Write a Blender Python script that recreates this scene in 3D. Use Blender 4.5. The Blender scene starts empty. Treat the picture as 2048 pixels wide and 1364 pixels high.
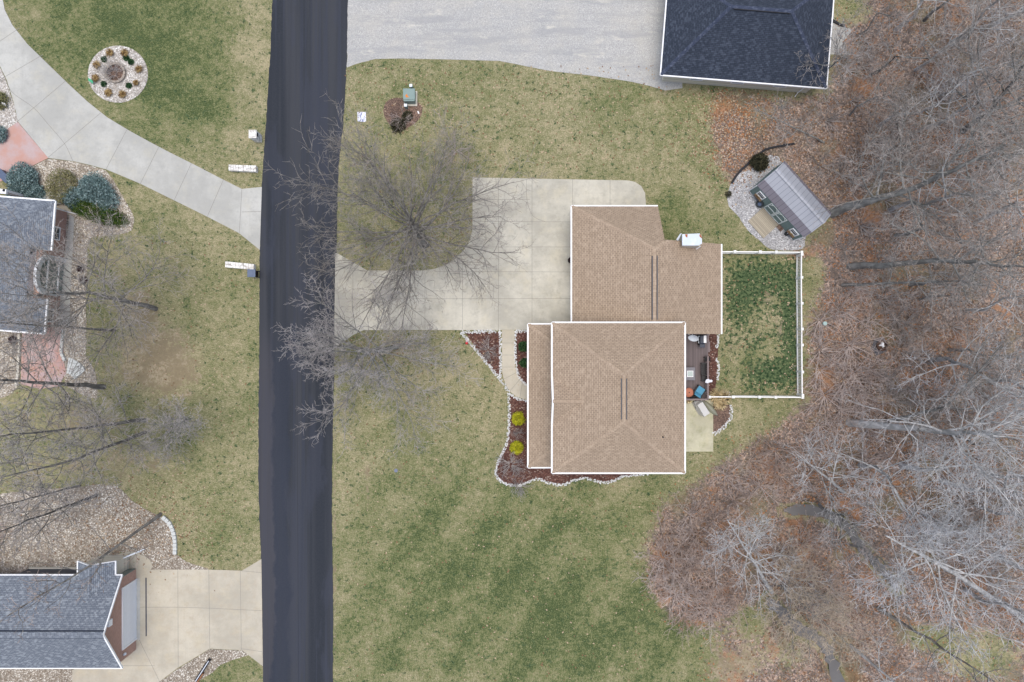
import bpy, bmesh, math, random
import numpy as np
from mathutils import Vector, Matrix
from mathutils.geometry import tessellate_polygon

# ---------------------------------------------------------------- camera, light
H = 62.0                      # drone height above the lawn
GSD = 93.0 / 2048             # metres per photo pixel on the ground
sc = bpy.context.scene
C = bpy.data.collections.new("scene"); sc.collection.children.link(C)
cam_d = bpy.data.cameras.new("camera"); cam_d.lens = 24; cam_d.sensor_width = 36
cam_d.clip_end = 2000; cam_d.clip_start = 0.5
cam = bpy.data.objects.new("camera", cam_d); cam.location = (0, 0, H); C.objects.link(cam)
sc.camera = cam
SUN_EL, SUN_AZ = math.radians(88), math.radians(-45)
w = bpy.data.worlds.new("World"); sc.world = w; w.use_nodes = True
wn = w.node_tree; sky = wn.nodes.new("ShaderNodeTexSky"); sky.sky_type = 'NISHITA'
sky.sun_disc = False; sky.sun_elevation = SUN_EL; sky.sun_rotation = SUN_AZ
sky.air_density = 1.0; sky.dust_density = 3.3; sky.ozone_density = 1.0
wn.links.new(sky.outputs[0], wn.nodes["Background"].inputs[0])
wn.nodes["Background"].inputs[1].default_value = 0.12
sd = bpy.data.lights.new("sun", 'SUN'); sd.energy = 1.2; sd.angle = math.radians(45); sd.color = (1, .985, .92)
so = bpy.data.objects.new("sun", sd); C.objects.link(so)
so.rotation_euler = Vector((-math.sin(SUN_AZ)*math.cos(SUN_EL), -math.cos(SUN_AZ)*math.cos(SUN_EL), -math.sin(SUN_EL))).to_track_quat('-Z', 'Y').to_euler()
sc.view_settings.view_transform = 'Standard'; sc.view_settings.look = 'None'
sc.view_settings.exposure = 0.72; sc.view_settings.gamma = 1.0

R_ = random.Random(11)
rnd = R_.random
def uni(a, b): return a + (b-a)*rnd()

def W(px, py, z=0.0):
    s = GSD*(H-z)/H
    return ((px-1024)*s, (682-py)*s)
def W3(px, py, z=0.0):
    x, y = W(px, py, z); return Vector((x, y, z))

# ---------------------------------------------------------------- materials
class NT:
    def __init__(s, name, rough=.9, spec=.2):
        s.m = bpy.data.materials.new(name); s.m.use_nodes = True
        s.t = s.m.node_tree; s.b = s.t.nodes["Principled BSDF"]
        s.b.inputs["Roughness"].default_value = rough
        s.b.inputs["Specular IOR Level"].default_value = spec
    def n(s, typ, **kw):
        o = s.t.nodes.new(typ)
        for k, v in kw.items(): setattr(o, k, v)
        return o
    def link(s, a, b): s.t.links.new(a, b)
    def put(s, v, sock):
        if hasattr(v, "is_output"): s.link(v, sock)
        elif isinstance(v, (tuple, list)): sock.default_value = (*v, 1) if len(v) == 3 and sock.type == 'RGBA' else v
        else: sock.default_value = v
    def pos(s, scale=(1, 1, 1), loc=(0, 0, 0)):
        g = s.n("ShaderNodeNewGeometry"); m = s.n("ShaderNodeMapping")
        m.inputs["Scale"].default_value = scale; m.inputs["Location"].default_value = loc
        s.link(g.outputs["Position"], m.inputs["Vector"]); return m.outputs[0]
    def noise(s, scale, detail=3, vec=None, rough=.55):
        o = s.n("ShaderNodeTexNoise"); o.inputs["Scale"].default_value = scale
        o.inputs["Detail"].default_value = detail; o.inputs["Roughness"].default_value = rough
        s.link(vec if vec else s.pos(), o.inputs["Vector"]); return o.outputs["Fac"]
    def vor(s, scale, vec=None, feat='F1'):
        o = s.n("ShaderNodeTexVoronoi", feature=feat); o.inputs["Scale"].default_value = scale
        s.link(vec if vec else s.pos(), o.inputs["Vector"]); return o
    def ramp(s, f, stops, interp='LINEAR'):
        o = s.n("ShaderNodeValToRGB"); cr = o.color_ramp; cr.interpolation = interp
        while len(cr.elements) < len(stops): cr.elements.new(.5)
        for e, (p, c) in zip(cr.elements, stops):
            e.position = p; e.color = (*c, 1) if isinstance(c, tuple) else (c, c, c, 1)
        s.link(f, o.inputs[0]); return o.outputs[0]
    def mix(s, f, a, b, mode='MIX'):
        o = s.n("ShaderNodeMix", data_type='RGBA', blend_type=mode)
        s.put(f, o.inputs[0]); s.put(a, o.inputs[6]); s.put(b, o.inputs[7]); return o.outputs[2]
    def math(s, op, a, b=0.0, c=None, clamp=False):
        o = s.n("ShaderNodeMath", operation=op); o.use_clamp = clamp
        s.put(a, o.inputs[0]); s.put(b, o.inputs[1])
        if c is not None: s.put(c, o.inputs[2])
        return o.outputs[0]
    def smooth(s, f, a, b):
        o = s.n("ShaderNodeMapRange", interpolation_type='SMOOTHSTEP')
        s.put(f, o.inputs[0]); o.inputs[1].default_value = a; o.inputs[2].default_value = b; return o.outputs[0]
    def color(s, c): s.put(c, s.b.inputs["Base Color"]); return s
    def bump(s, f, strength=.4, dist=.03):
        o = s.n("ShaderNodeBump"); o.inputs["Strength"].default_value = strength; o.inputs["Distance"].default_value = dist
        s.link(f, o.inputs["Height"]); s.link(o.outputs[0], s.b.inputs["Normal"]); return s

def mul(c, k): return tuple(min(1, v*k) for v in c)
def plain(name, c, rough=.7, var=.12, scale=4, metal=0, spec=.3):
    s = NT(name, rough, spec); s.b.inputs["Metallic"].default_value = metal
    f = s.noise(scale, 4); g = s.noise(scale*9, 2)
    a = s.mix(f, mul(c, 1-var), mul(c, 1+var)); s.color(s.mix(s.math('MULTIPLY', g, .35), a, mul(c, 1-var*1.6)))
    return s.m
def concrete(name, c, stain=.25, stainc=None, big=.18):
    s = NT(name, .85, .25); warm = (c[0]*1.0, c[1]*.96, c[2]*.86)
    a = s.mix(s.smooth(s.noise(big, 6, rough=.65), .38, .64), mul(c, 1-stain), mul(c, 1.05))
    a = s.mix(s.math('MULTIPLY', s.smooth(s.noise(.55, 5, s.pos((1, 1, 1), (9, 4, 0)), .7), .48, .7), .6), a, warm)
    a = s.mix(s.math('MULTIPLY', s.smooth(s.noise(1.3, 6, rough=.75), .47, .72), .65), a, stainc or mul(c, 1-stain*1.35))
    for sc_ in ((.1, 1.5, 1), (1.5, .1, 1)):
        st = s.noise(1.0, 5, s.pos(sc_), .65); a = s.mix(s.math('MULTIPLY', s.smooth(st, .52, .75), .3), a, mul(c, .72))
    a = s.mix(s.math('MULTIPLY', s.smooth(s.noise(6, 4, rough=.75), .5, .75), .3), a, mul(c, .62))
    a = s.mix(s.math('MULTIPLY', s.noise(14, 2), .2), a, mul(c, .6))
    s.color(a); s.bump(s.noise(30, 2), .15, .01); return s.m
def gravel(name, stops, scale, gap=.35, wet=None):
    s = NT(name, .9, .2); v = s.vor(scale)
    sp = s.n("ShaderNodeSeparateColor"); s.link(v.outputs["Color"], sp.inputs[0])
    c = s.ramp(sp.outputs[0], stops)
    big = s.noise(.5, 4)
    c = s.mix(s.math('MULTIPLY', s.smooth(big, .4, .7), .5), c, wet or mul(stops[0][1], .9))
    d = s.smooth(v.outputs["Distance"], .25, .75)
    c = s.mix(s.math('MULTIPLY', d, gap), c, mul(stops[0][1], .3))
    if name == "gravel_grey":
        c = s.mix(s.math('MULTIPLY', s.smooth(s.noise(.35, 6, s.pos((.3, 2.2, 1)), .7), .47, .64), .7), c, (.31, .312, .31))
        c = s.mix(s.math('MULTIPLY', s.smooth(s.noise(.5, 6, s.pos((.5, 1.6, 1), (5, 3, 0)), .7), .56, .7), .65), c, (.62, .585, .5))
        c = s.mix(s.math('MULTIPLY', s.smooth(s.noise(3, 5, rough=.8), .52, .72), .35), c, (.27, .265, .26))
    s.color(c); s.bump(s.math('SUBTRACT', 1.0, v.outputs["Distance"]), .6, .03); return s.m
def shingle(name, c1, c2, c3, row=.145, wid=.32, line=.02, spot=.5, dirt=None):
    s = NT(name, .9, .15)
    uv = s.n("ShaderNodeUVMap").outputs[0]
    def br(w_, h_, a, b, ms, mort):
        o = s.n("ShaderNodeTexBrick"); s.link(uv, o.inputs["Vector"])
        o.inputs["Scale"].default_value = 1; o.inputs["Brick Width"].default_value = w_; o.inputs["Row Height"].default_value = h_
        o.inputs["Mortar Size"].default_value = ms; o.inputs["Mortar Smooth"].default_value = .3
        s.put(a, o.inputs["Color1"]); s.put(b, o.inputs["Color2"]); s.put(mort, o.inputs["Mortar"]); return o
    b1 = br(wid, row, c1, c2, line, mul(c2, .55)); b2 = br(wid*.63, row, (0, 0, 0), (1, 1, 1), 0, (0, 0, 0))
    f = s.smooth(b2.outputs["Color"], .55, 1.0)
    c = s.mix(s.math('MULTIPLY', f, spot), b1.outputs["Color"], c3)
    c = s.mix(s.math('MULTIPLY', s.smooth(s.noise(.35, 5), .4, .75), .35), c, dirt or mul(c2, .8))
    c = s.mix(s.math('MULTIPLY', s.noise(20, 2), .2), c, mul(c2, .6))
    s.color(c); s.bump(b1.outputs["Fac"], -.3, .01); return s.m
def lined(name, c, axis, period, dark=.6, width=.12, rough=.7, var=.15, spec=.25, metal=0):
    """boards / ribs: thin dark seams every `period` metres along UV axis"""
    s = NT(name, rough, spec); s.b.inputs["Metallic"].default_value = metal
    uv = s.n("ShaderNodeUVMap").outputs[0]; sp = s.n("ShaderNodeSeparateXYZ"); s.link(uv, sp.inputs[0])
    q = s.math('DIVIDE', sp.outputs[axis], period); fr = s.math('FRACT', q)
    ln = s.math('LESS_THAN', fr, width)
    wn_ = s.n("ShaderNodeTexWhiteNoise", noise_dimensions='1D'); s.link(s.math('FLOOR', q), wn_.inputs["W"])
    a = s.mix(wn_.outputs["Value"], mul(c, 1-var), mul(c, 1+var))
    a = s.mix(s.math('MULTIPLY', s.noise(3, 4), .4), a, mul(c, .75))
    s.color(s.mix(ln, a, mul(c, dark))); return s.m

M = {}
def ground_mat():
    s = NT("lawn", .95, .1)
    at = s.n("ShaderNodeVertexColor", layer_name="cover"); sp = s.n("ShaderNodeSeparateColor"); s.link(at.outputs[0], sp.inputs[0])
    green, leaf, dirt = sp.outputs
    al = at.outputs["Alpha"]
    n05 = s.noise(.5, 5, rough=.62); n2 = s.noise(2.4, 5, rough=.68); n8 = s.noise(6.5, 3, rough=.75)
    n20 = s.noise(11, 2, rough=.8); nb = s.noise(.16, 3)
    # grass: dormant tan to green
    green = s.math('MULTIPLY_ADD', green, .92, .03)
    n1 = s.noise(1.1, 4, rough=.7); n4 = s.noise(4.2, 3, rough=.7)
    gf = s.math('ADD', green, s.math('MULTIPLY', s.math('SUBTRACT', n05, .5), .95))
    gf = s.math('ADD', gf, s.math('MULTIPLY', s.math('SUBTRACT', nb, .5), .7))
    gf = s.math('ADD', gf, s.math('MULTIPLY', s.math('SUBTRACT', n1, .5), 1.0))
    gf = s.math('ADD', gf, s.math('MULTIPLY', s.math('SUBTRACT', n2, .5), 1.25))
    gf = s.math('ADD', gf, s.math('MULTIPLY', s.math('SUBTRACT', n4, .5), 1.2))
    gf = s.math('ADD', gf, s.math('MULTIPLY', s.math('SUBTRACT', n8, .5), 1.0), clamp=True)
    g = s.ramp(gf, [(0, (.325, .282, .17)), (.25, (.242, .224, .123)), (.5, (.18, .178, .085)), (.75, (.124, .142, .056)), (1, (.056, .08, .028))])
    g = s.mix(s.math('MULTIPLY', s.smooth(n20, .50, .70), .58), g, s.mix(gf, (.54, .47, .31), (.33, .33, .18)))
    g = s.mix(s.math('MULTIPLY', s.smooth(n20, .50, .30), .62), g, s.mix(gf, (.16, .13, .08), (.035, .05, .022)))
    g = s.mix(s.math('MULTIPLY', s.smooth(n4, .46, .33), .1), g, (.085, .085, .045))
    # tufty winter green in the fenced yard
    tf = s.smooth(s.math('ADD', s.math('MULTIPLY', al, .58), s.math('ADD', s.math('MULTIPLY', s.math('SUBTRACT', s.noise(2.7, 4, rough=.7), .5), 2.7), s.math('MULTIPLY', s.math('SUBTRACT', n05, .5), .6))), .16, .40)
    g = s.mix(tf, g, s.mix(s.smooth(n4, .36, .64), (.014, .034, .014), (.105, .14, .065)))
    # bare earth and thatch
    df = s.smooth(s.math('ADD', s.math('MULTIPLY', dirt, .85), s.math('ADD', s.math('MULTIPLY', s.math('SUBTRACT', n2, .5), 1.5), s.math('MULTIPLY', s.math('SUBTRACT', n1, .5), 1.6))), .30, .76)
    dcol = s.mix(s.smooth(n05, .42, .6), (.23, .182, .12), (.43, .355, .25))
    dcol = s.mix(s.smooth(n4, .42, .62), dcol, (.27, .215, .135)); dcol = s.mix(s.math('MULTIPLY', n20, .4), dcol, (.13, .095, .065))
    g = s.mix(s.math('MULTIPLY', df, .85), g, dcol)
    # leaf litter
    lf = s.smooth(s.math('ADD', leaf, s.math('MULTIPLY', s.math('SUBTRACT', n2, .5), 1.0)), .36, .62)
    v = s.vor(9); vs = s.n("ShaderNodeSeparateColor"); s.link(v.outputs["Color"], vs.inputs[0])
    lc = s.ramp(vs.outputs[0], [(0, (.075, .06, .053)), (.3, (.175, .14, .12)), (.6, (.28, .215, .178)), (.85, (.40, .265, .19)), (1, (.56, .45, .37))])
    l2 = s.mix(s.smooth(n2, .4, .62), (.15, .118, .10), lc)
    lc = s.mix(.55, lc, l2)
    wf = s.noise(.33, 5, s.pos((1, 1, 1), (3, 8, 0)), .65); lc = s.mix(s.math('MULTIPLY', s.smooth(wf, .54, .66), .75), lc, s.mix(n8, (.30, .135, .06), (.42, .23, .12)))
    lc = s.mix(s.math('MULTIPLY', s.smooth(s.noise(.6, 5, s.pos((1, 1, 1), (13, 2, 0)), .7), .5, .66), .7), lc, s.mix(n8, (.05, .042, .037), (.13, .105, .09)))
    lc = s.mix(s.math('MULTIPLY', s.smooth(s.noise(.25, 4), .52, .68), .6), lc, s.mix(n8, (.13, .12, .06), (.25, .21, .13)))
    s.color(s.mix(lf, g, lc))
    s.bump(s.math('ADD', n20, n8), .5, .05)
    return s.m
def build_mats():
    M['ground'] = ground_mat()
    s = NT("asphalt", .85, .3)
    base = (.058, .062, .082)
    st = s.noise(1.0, 4, s.pos((.9, .018, 1))); st2 = s.noise(1.0, 3, s.pos((2.4, .03, 1), (7, 0, 0)))
    c = s.mix(s.smooth(st, .36, .64), (.0105, .0145, .021), (.037, .0395, .0455))
    c = s.mix(s.math('MULTIPLY', s.smooth(st2, .5, .62), .6), c, (.028, .034, .052))
    c = s.mix(s.math('MULTIPLY', s.smooth(s.noise(.3, 5, s.pos((1.6, .35, 1))), .52, .6), .5), c, (.032, .037, .055))
    sx = s.n("ShaderNodeSeparateXYZ"); s.link(s.pos(), sx.inputs[0]); wv = s.math('ADD', sx.outputs[0], s.math('MULTIPLY', s.math('SUBTRACT', s.noise(1.0, 6, s.pos((.3, .16, 1)), .7), .5), 2.6)); low = s.smooth(sx.outputs[1], 3.0, -2.5)
    c = s.mix(s.math('MULTIPLY', s.math('MULTIPLY', s.math('MULTIPLY', s.smooth(wv, -21.85, -21.65), s.smooth(wv, -20.1, -20.5)), .75), low), c, (.015, .021, .036))
    c = s.mix(s.math('MULTIPLY', s.math('MULTIPLY', s.smooth(wv, -21.5, -21.9), low), .5), c, (.062, .058, .068))
    c = s.mix(s.math('MULTIPLY', s.noise(9, 3, rough=.8), .55), c, (.052, .055, .066))
    s.color(c); s.bump(s.noise(30, 2), .3, .01); M['asphalt'] = s.m
    M['seam'] = plain("seam_tar", (.022, .026, .036), .7)
    M['conc'] = concrete("concrete_pale", (.545, .515, .432), .3)
    M['conc_grey'] = concrete("concrete_grey", (.475, .468, .43), .2)
    M['conc_tan'] = concrete("concrete_tan", (.50, .455, .365), .2, (.41, .345, .26))
    M['conc_moss'] = concrete("concrete_mossy", (.52, .49, .355), .22, (.26, .265, .14), .35)
    M['joint'] = plain("joint_dark", (.24, .23, .205), .9)
    M['lot'] = gravel("gravel_grey", [(0, (.36, .355, .34)), (.5, (.44, .433, .415)), (.85, (.48, .472, .45)), (1, (.58, .57, .53))], 16, .25, (.50, .475, .42))
    M['pebble'] = gravel("pebble_tan", [(0, (.25, .2, .15)), (.35, (.44, .38, .3)), (.7, (.58, .52, .43)), (1, (.78, .75, .68))], 10, .6)
    M['pebble_pale'] = gravel("pebble_pale", [(0, (.33, .29, .25)), (.35, (.5, .46, .41)), (.7, (.64, .6, .55)), (1, (.85, .83, .78))], 10, .5)
    M['pebble_mix'] = gravel("pebble_mixed", [(0, (.2, .16, .12)), (.35, (.31, .26, .205)), (.7, (.44, .39, .325)), (1, (.8, .76, .67))], 11, .42)
    M['pebble_grey'] = gravel("pebble_grey", [(0, (.30, .29, .29)), (.5, (.45, .445, .45)), (1, (.68, .67, .66))], 11, .5)
    M['mulch'] = gravel("mulch_red", [(0, (.07, .033, .026)), (.5, (.13, .06, .047)), (.88, (.19, .095, .072)), (1, (.45, .36, .3))], 11, .4)
    M['mulch_brown'] = gravel("mulch_brown", [(0, (.09, .06, .05)), (.5, (.19, .125, .095)), (1, (.3, .2, .15))], 11, .4)
    M['redpatio'] = None
    s = NT("stamped_red", .7, .3)
    c = s.mix(s.smooth(s.noise(.7, 5), .35, .65), (.47, .275, .225), (.45, .36, .355)); v = s.vor(1.3)
    c = s.mix(s.math('MULTIPLY', s.noise(6, 4), .4), c, (.38, .22, .185)); s.color(c); M['redpatio'] = s.m
    M['sh_brown'] = shingle("shingle_brown", (.44, .338, .247), (.35, .265, .19), (.515, .405, .302), line=.022, spot=.4)
    M['cap_brown'] = shingle("cap_brown", (.44, .337, .246), (.385, .293, .212), (.535, .42, .315), row=.2, wid=.3, line=.012)
    M['sh_dark'] = shingle("shingle_dark", (.052, .063, .088), (.034, .043, .062), (.165, .19, .25), line=.018, spot=.22)
    M['cap_dark'] = shingle("cap_dark", (.062, .075, .115), (.045, .056, .09), (.16, .18, .235), line=.01)
    M['sh_grey'] = shingle("shingle_grey", (.235, .26, .295), (.16, .18, .215), (.40, .43, .46), line=.022, spot=.5)
    M['white'] = plain("white_paint", (.82, .82, .82), .5, .04)
    M['vinyl'] = plain("white_vinyl", (.80, .79, .76), .45, .04)
    M['cream'] = lined("cream_siding", (.66, .61, .5), 1, .15, .75, .1)
    M['brick'] = None
    s = NT("brick_red", .9, .15); uv = s.n("ShaderNodeUVMap").outputs[0]; o = s.n("ShaderNodeTexBrick"); s.link(uv, o.inputs["Vector"])
    o.inputs["Scale"].default_value = 1; o.inputs["Brick Width"].default_value = .22; o.inputs["Row Height"].default_value = .08; o.inputs["Mortar Size"].default_value = .008
    s.put((.45, .25, .185), o.inputs["Color1"]); s.put((.34, .175, .13), o.inputs["Color2"]); s.put((.5, .42, .36), o.inputs["Mortar"])
    s.color(s.mix(s.math('MULTIPLY', s.noise(3, 4), .4), o.outputs["Color"], (.44, .29, .245))); M['brick'] = s.m
    M['glass'] = plain("window_glass", (.035, .05, .06), .12, .2, spec=.6)
    M['glass_teal'] = plain("window_glass_green", (.16, .2, .18), .15, .25, spec=.6)
    M['navy'] = plain("navy_dark", (.028, .036, .06), .4, .2)
    M['limestone'] = None
    s = NT("white_stone", .85, .2); v = s.vor(4.5); sp = s.n("ShaderNodeSeparateColor"); s.link(v.outputs["Color"], sp.inputs[0])
    c = s.ramp(sp.outputs[0], [(0, (.6, .57, .52)), (.5, (.74, .72, .68)), (1, (.86, .84, .8))]); c = s.mix(s.smooth(v.outputs["Distance"], .5, .9), c, (.42, .39, .35))
    s.color(c); s.bump(v.outputs["Distance"], .5, .03); M['limestone'] = s.m
    M['stone_w'] = plain("edging_stone_white", (.66, .655, .64), .85, .3, 4)
    M['stone_t'] = plain("edging_stone_tan", (.60, .56, .47), .85, .15, 3)
    M['black'] = plain("black_plastic", (.018, .018, .02), .5, .2)
    M['metal'] = plain("steel_pale", (.66, .70, .75), .5, .06, 3)
    M['galv'] = None
    s = NT("chimney_cap_metal", .4, .5); s.b.inputs["Metallic"].default_value = .3
    rn = s.noise(1.7, 5, rough=.6); ed = s.noise(.9, 2, s.pos((1, 1, 1), (4, 9, 0)))
    s.color(s.mix(s.smooth(rn, .45, .7), (.36, .41, .48), (.44, .48, .53))); M['galv'] = s.m
    M['rust'] = plain("rust", (.36, .12, .045), .8, .3, 8)
    M['deck'] = lined("deck_boards", (.155, .125, .125), 0, .14, .35, .13, .75, .14)
    M['deckrail'] = plain("deck_rail", (.21, .165, .16), .7, .1)
    M['ramp'] = lined("ramp_boards", (.36, .315, .24), 1, .14, .4, .12, .8, .2)
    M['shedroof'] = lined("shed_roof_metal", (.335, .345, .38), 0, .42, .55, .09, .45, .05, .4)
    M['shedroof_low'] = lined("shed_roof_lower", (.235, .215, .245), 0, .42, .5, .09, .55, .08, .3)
    M['shedwall'] = lined("shed_green_siding", (.185, .25, .235), 0, .2, .7, .06, .7, .08)
    M['greenbox'] = plain("transformer_green", (.20, .275, .255), .5, .1)
    M['orange'] = plain("orange_paint", (.65, .2, .03), .6, .2, 9)
    M['blue_cushion'] = plain("cushion_blue", (.085, .27, .40), .8, .15, 8)
    M['terracotta'] = plain("terracotta", (.46, .17, .10), .7, .15, 6)
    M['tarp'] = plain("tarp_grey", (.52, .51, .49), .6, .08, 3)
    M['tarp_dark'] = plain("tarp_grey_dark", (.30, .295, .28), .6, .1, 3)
    M['canoe'] = plain("canoe_green", (.27, .27, .2), .5, .12, 3)
    M['charcoal'] = plain("charcoal", (.085, .085, .095), .6, .15)
    M['binblue'] = plain("bin_lid_blue", (.10, .13, .2), .45, .12)
    M['brown'] = plain("brown_plastic", (.03, .016, .014), .7, .2)
    M['red'] = plain("red_paint", (.62, .035, .04), .45, .1)
    M['pink'] = plain("pale_pink", (.78, .55, .56), .5, .1)
    M['greensign'] = plain("green_sign", (.1, .48, .26), .5, .1)
    M['wood'] = plain("wood_weathered", (.44, .32, .22), .85, .2, 3)
    M['timber'] = plain("timber_black", (.03, .03, .034), .7, .2)
    M['rustwood'] = plain("timber_rust", (.30, .13, .06), .8, .25, 5)
    M['teal'] = plain("teal_plastic", (.36, .5, .48), .5, .1)
    M['rubber'] = plain("rubber", (.035, .04, .042), .7, .2)
    s = NT("creek_water", .3, .3); s.color(s.mix(s.noise(.8, 4), (.095, .09, .086), (.165, .158, .152))); s.bump(s.noise(5, 3), .12, .02); M['water'] = s.m
    M['silt'] = plain("creek_silt", (.2, .165, .13), .9, .25, 1.5)
    def bark(name, c1, c2, sc_=3):
        s = NT(name, .95, .1); s.color(s.mix(s.smooth(s.noise(sc_, 5, s.pos((1, 1, .3))), .35, .65), c1, c2)); return s.m
    M['bark_dark'] = bark("bark_dark", (.125, .115, .104), (.25, .235, .212))
    M['bark_grey'] = bark("bark_grey", (.15, .145, .135), (.28, .275, .255))
    M['bark_pale'] = bark("bark_pale", (.30, .295, .285), (.54, .53, .52))
    M['twig_grey'] = bark("twig_grey", (.275, .245, .222), (.44, .40, .37), 1)
    M['twig_mid'] = bark("twig_mid", (.22, .195, .17), (.36, .33, .30), 1); M['twig_dark'] = bark("twig_dark", (.15, .135, .12), (.26, .24, .22), 1); M['twig_silver'] = bark("twig_silver", (.37, .37, .38), (.60, .60, .615), 1)
    M['twig_pale'] = bark("twig_pale", (.35, .345, .34), (.55, .54, .535), 1)
    M['twig_brown'] = bark("twig_brown", (.33, .255, .215), (.50, .40, .345), 1)
    M['twig_pink'] = bark("twig_pink", (.40, .33, .295), (.58, .49, .45), 1)
    M['twig_lilac'] = bark("twig_lilac", (.295, .268, .255), (.465, .43, .41), 1)
    M['bud'] = plain("tan_buds", (.5, .40, .30), .9, .2)
    def fol(name, cs):
        s = NT(name, .85, .2); oi = s.n("ShaderNodeObjectInfo")
        wn_ = s.vor(6); sp = s.n("ShaderNodeSeparateColor"); s.link(wn_.outputs["Color"], sp.inputs[0])
        s.color(s.ramp(sp.outputs[0], [(0, cs[0]), (.5, cs[1]), (1, cs[2])])); return s.m
    M['spruce'] = fol("spruce_blue", [(.075, .125, .12), (.17, .25, .245), (.30, .39, .385)])
    M['olive'] = fol("shrub_olive", [(.11, .11, .045), (.21, .205, .09), (.33, .29, .16)])
    M['boxgreen'] = fol("hedge_dark_green", [(.018, .045, .01), (.05, .10, .018), (.13, .17, .03)])
    M['yew'] = fol("yew_dark", [(.018, .02, .012), (.045, .045, .025), (.09, .08, .045)])
    M['yellow'] = fol("bush_yellow", [(.24, .24, .01), (.46, .46, .02), (.62, .58, .05)])
    M['bush_green'] = fol("bush_green", [(.012, .04, .014), (.03, .085, .03), (.07, .14, .05)])
    M['grass_tan'] = fol("grass_tan", [(.34, .25, .12), (.58, .45, .25), (.75, .62, .38)])
    M['grass_rust'] = fol("grass_rust", [(.13, .075, .03), (.30, .19, .08), (.45, .33, .15)])
    M['darkred'] = fol("plant_dark_red", [(.025, .012, .014), (.06, .025, .03), (.10, .05, .05)])
    M['leaf1'] = plain("leaf_brown", (.22, .125, .07), .9, .3, 2)
    M['leaf2'] = plain("leaf_orange", (.37, .17, .075), .9, .25, 2)
    M['leaf3'] = plain("leaf_pale", (.45, .34, .23), .9, .2, 2)
build_mats()

# ---------------------------------------------------------------- object helpers
def tag(o, label=None, cat=None, group=None, kind=None):
    if label: o["label"] = label
    if cat: o["category"] = cat
    if group: o["group"] = group
    if kind: o["kind"] = kind
    return o
def thing(name, label, cat, loc=(0, 0, 0), rz=0.0, group=None):
    o = bpy.data.objects.new(name, None); C.objects.link(o); o.empty_display_size = .3
    o.location = loc if len(loc) == 3 else (*loc, 0); o.rotation_euler = (0, 0, rz)
    return tag(o, label, cat, group)
def root_matrix(p):
    while p.parent: p = p.parent
    return Matrix.Translation(p.location) @ p.rotation_euler.to_matrix().to_4x4()

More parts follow.
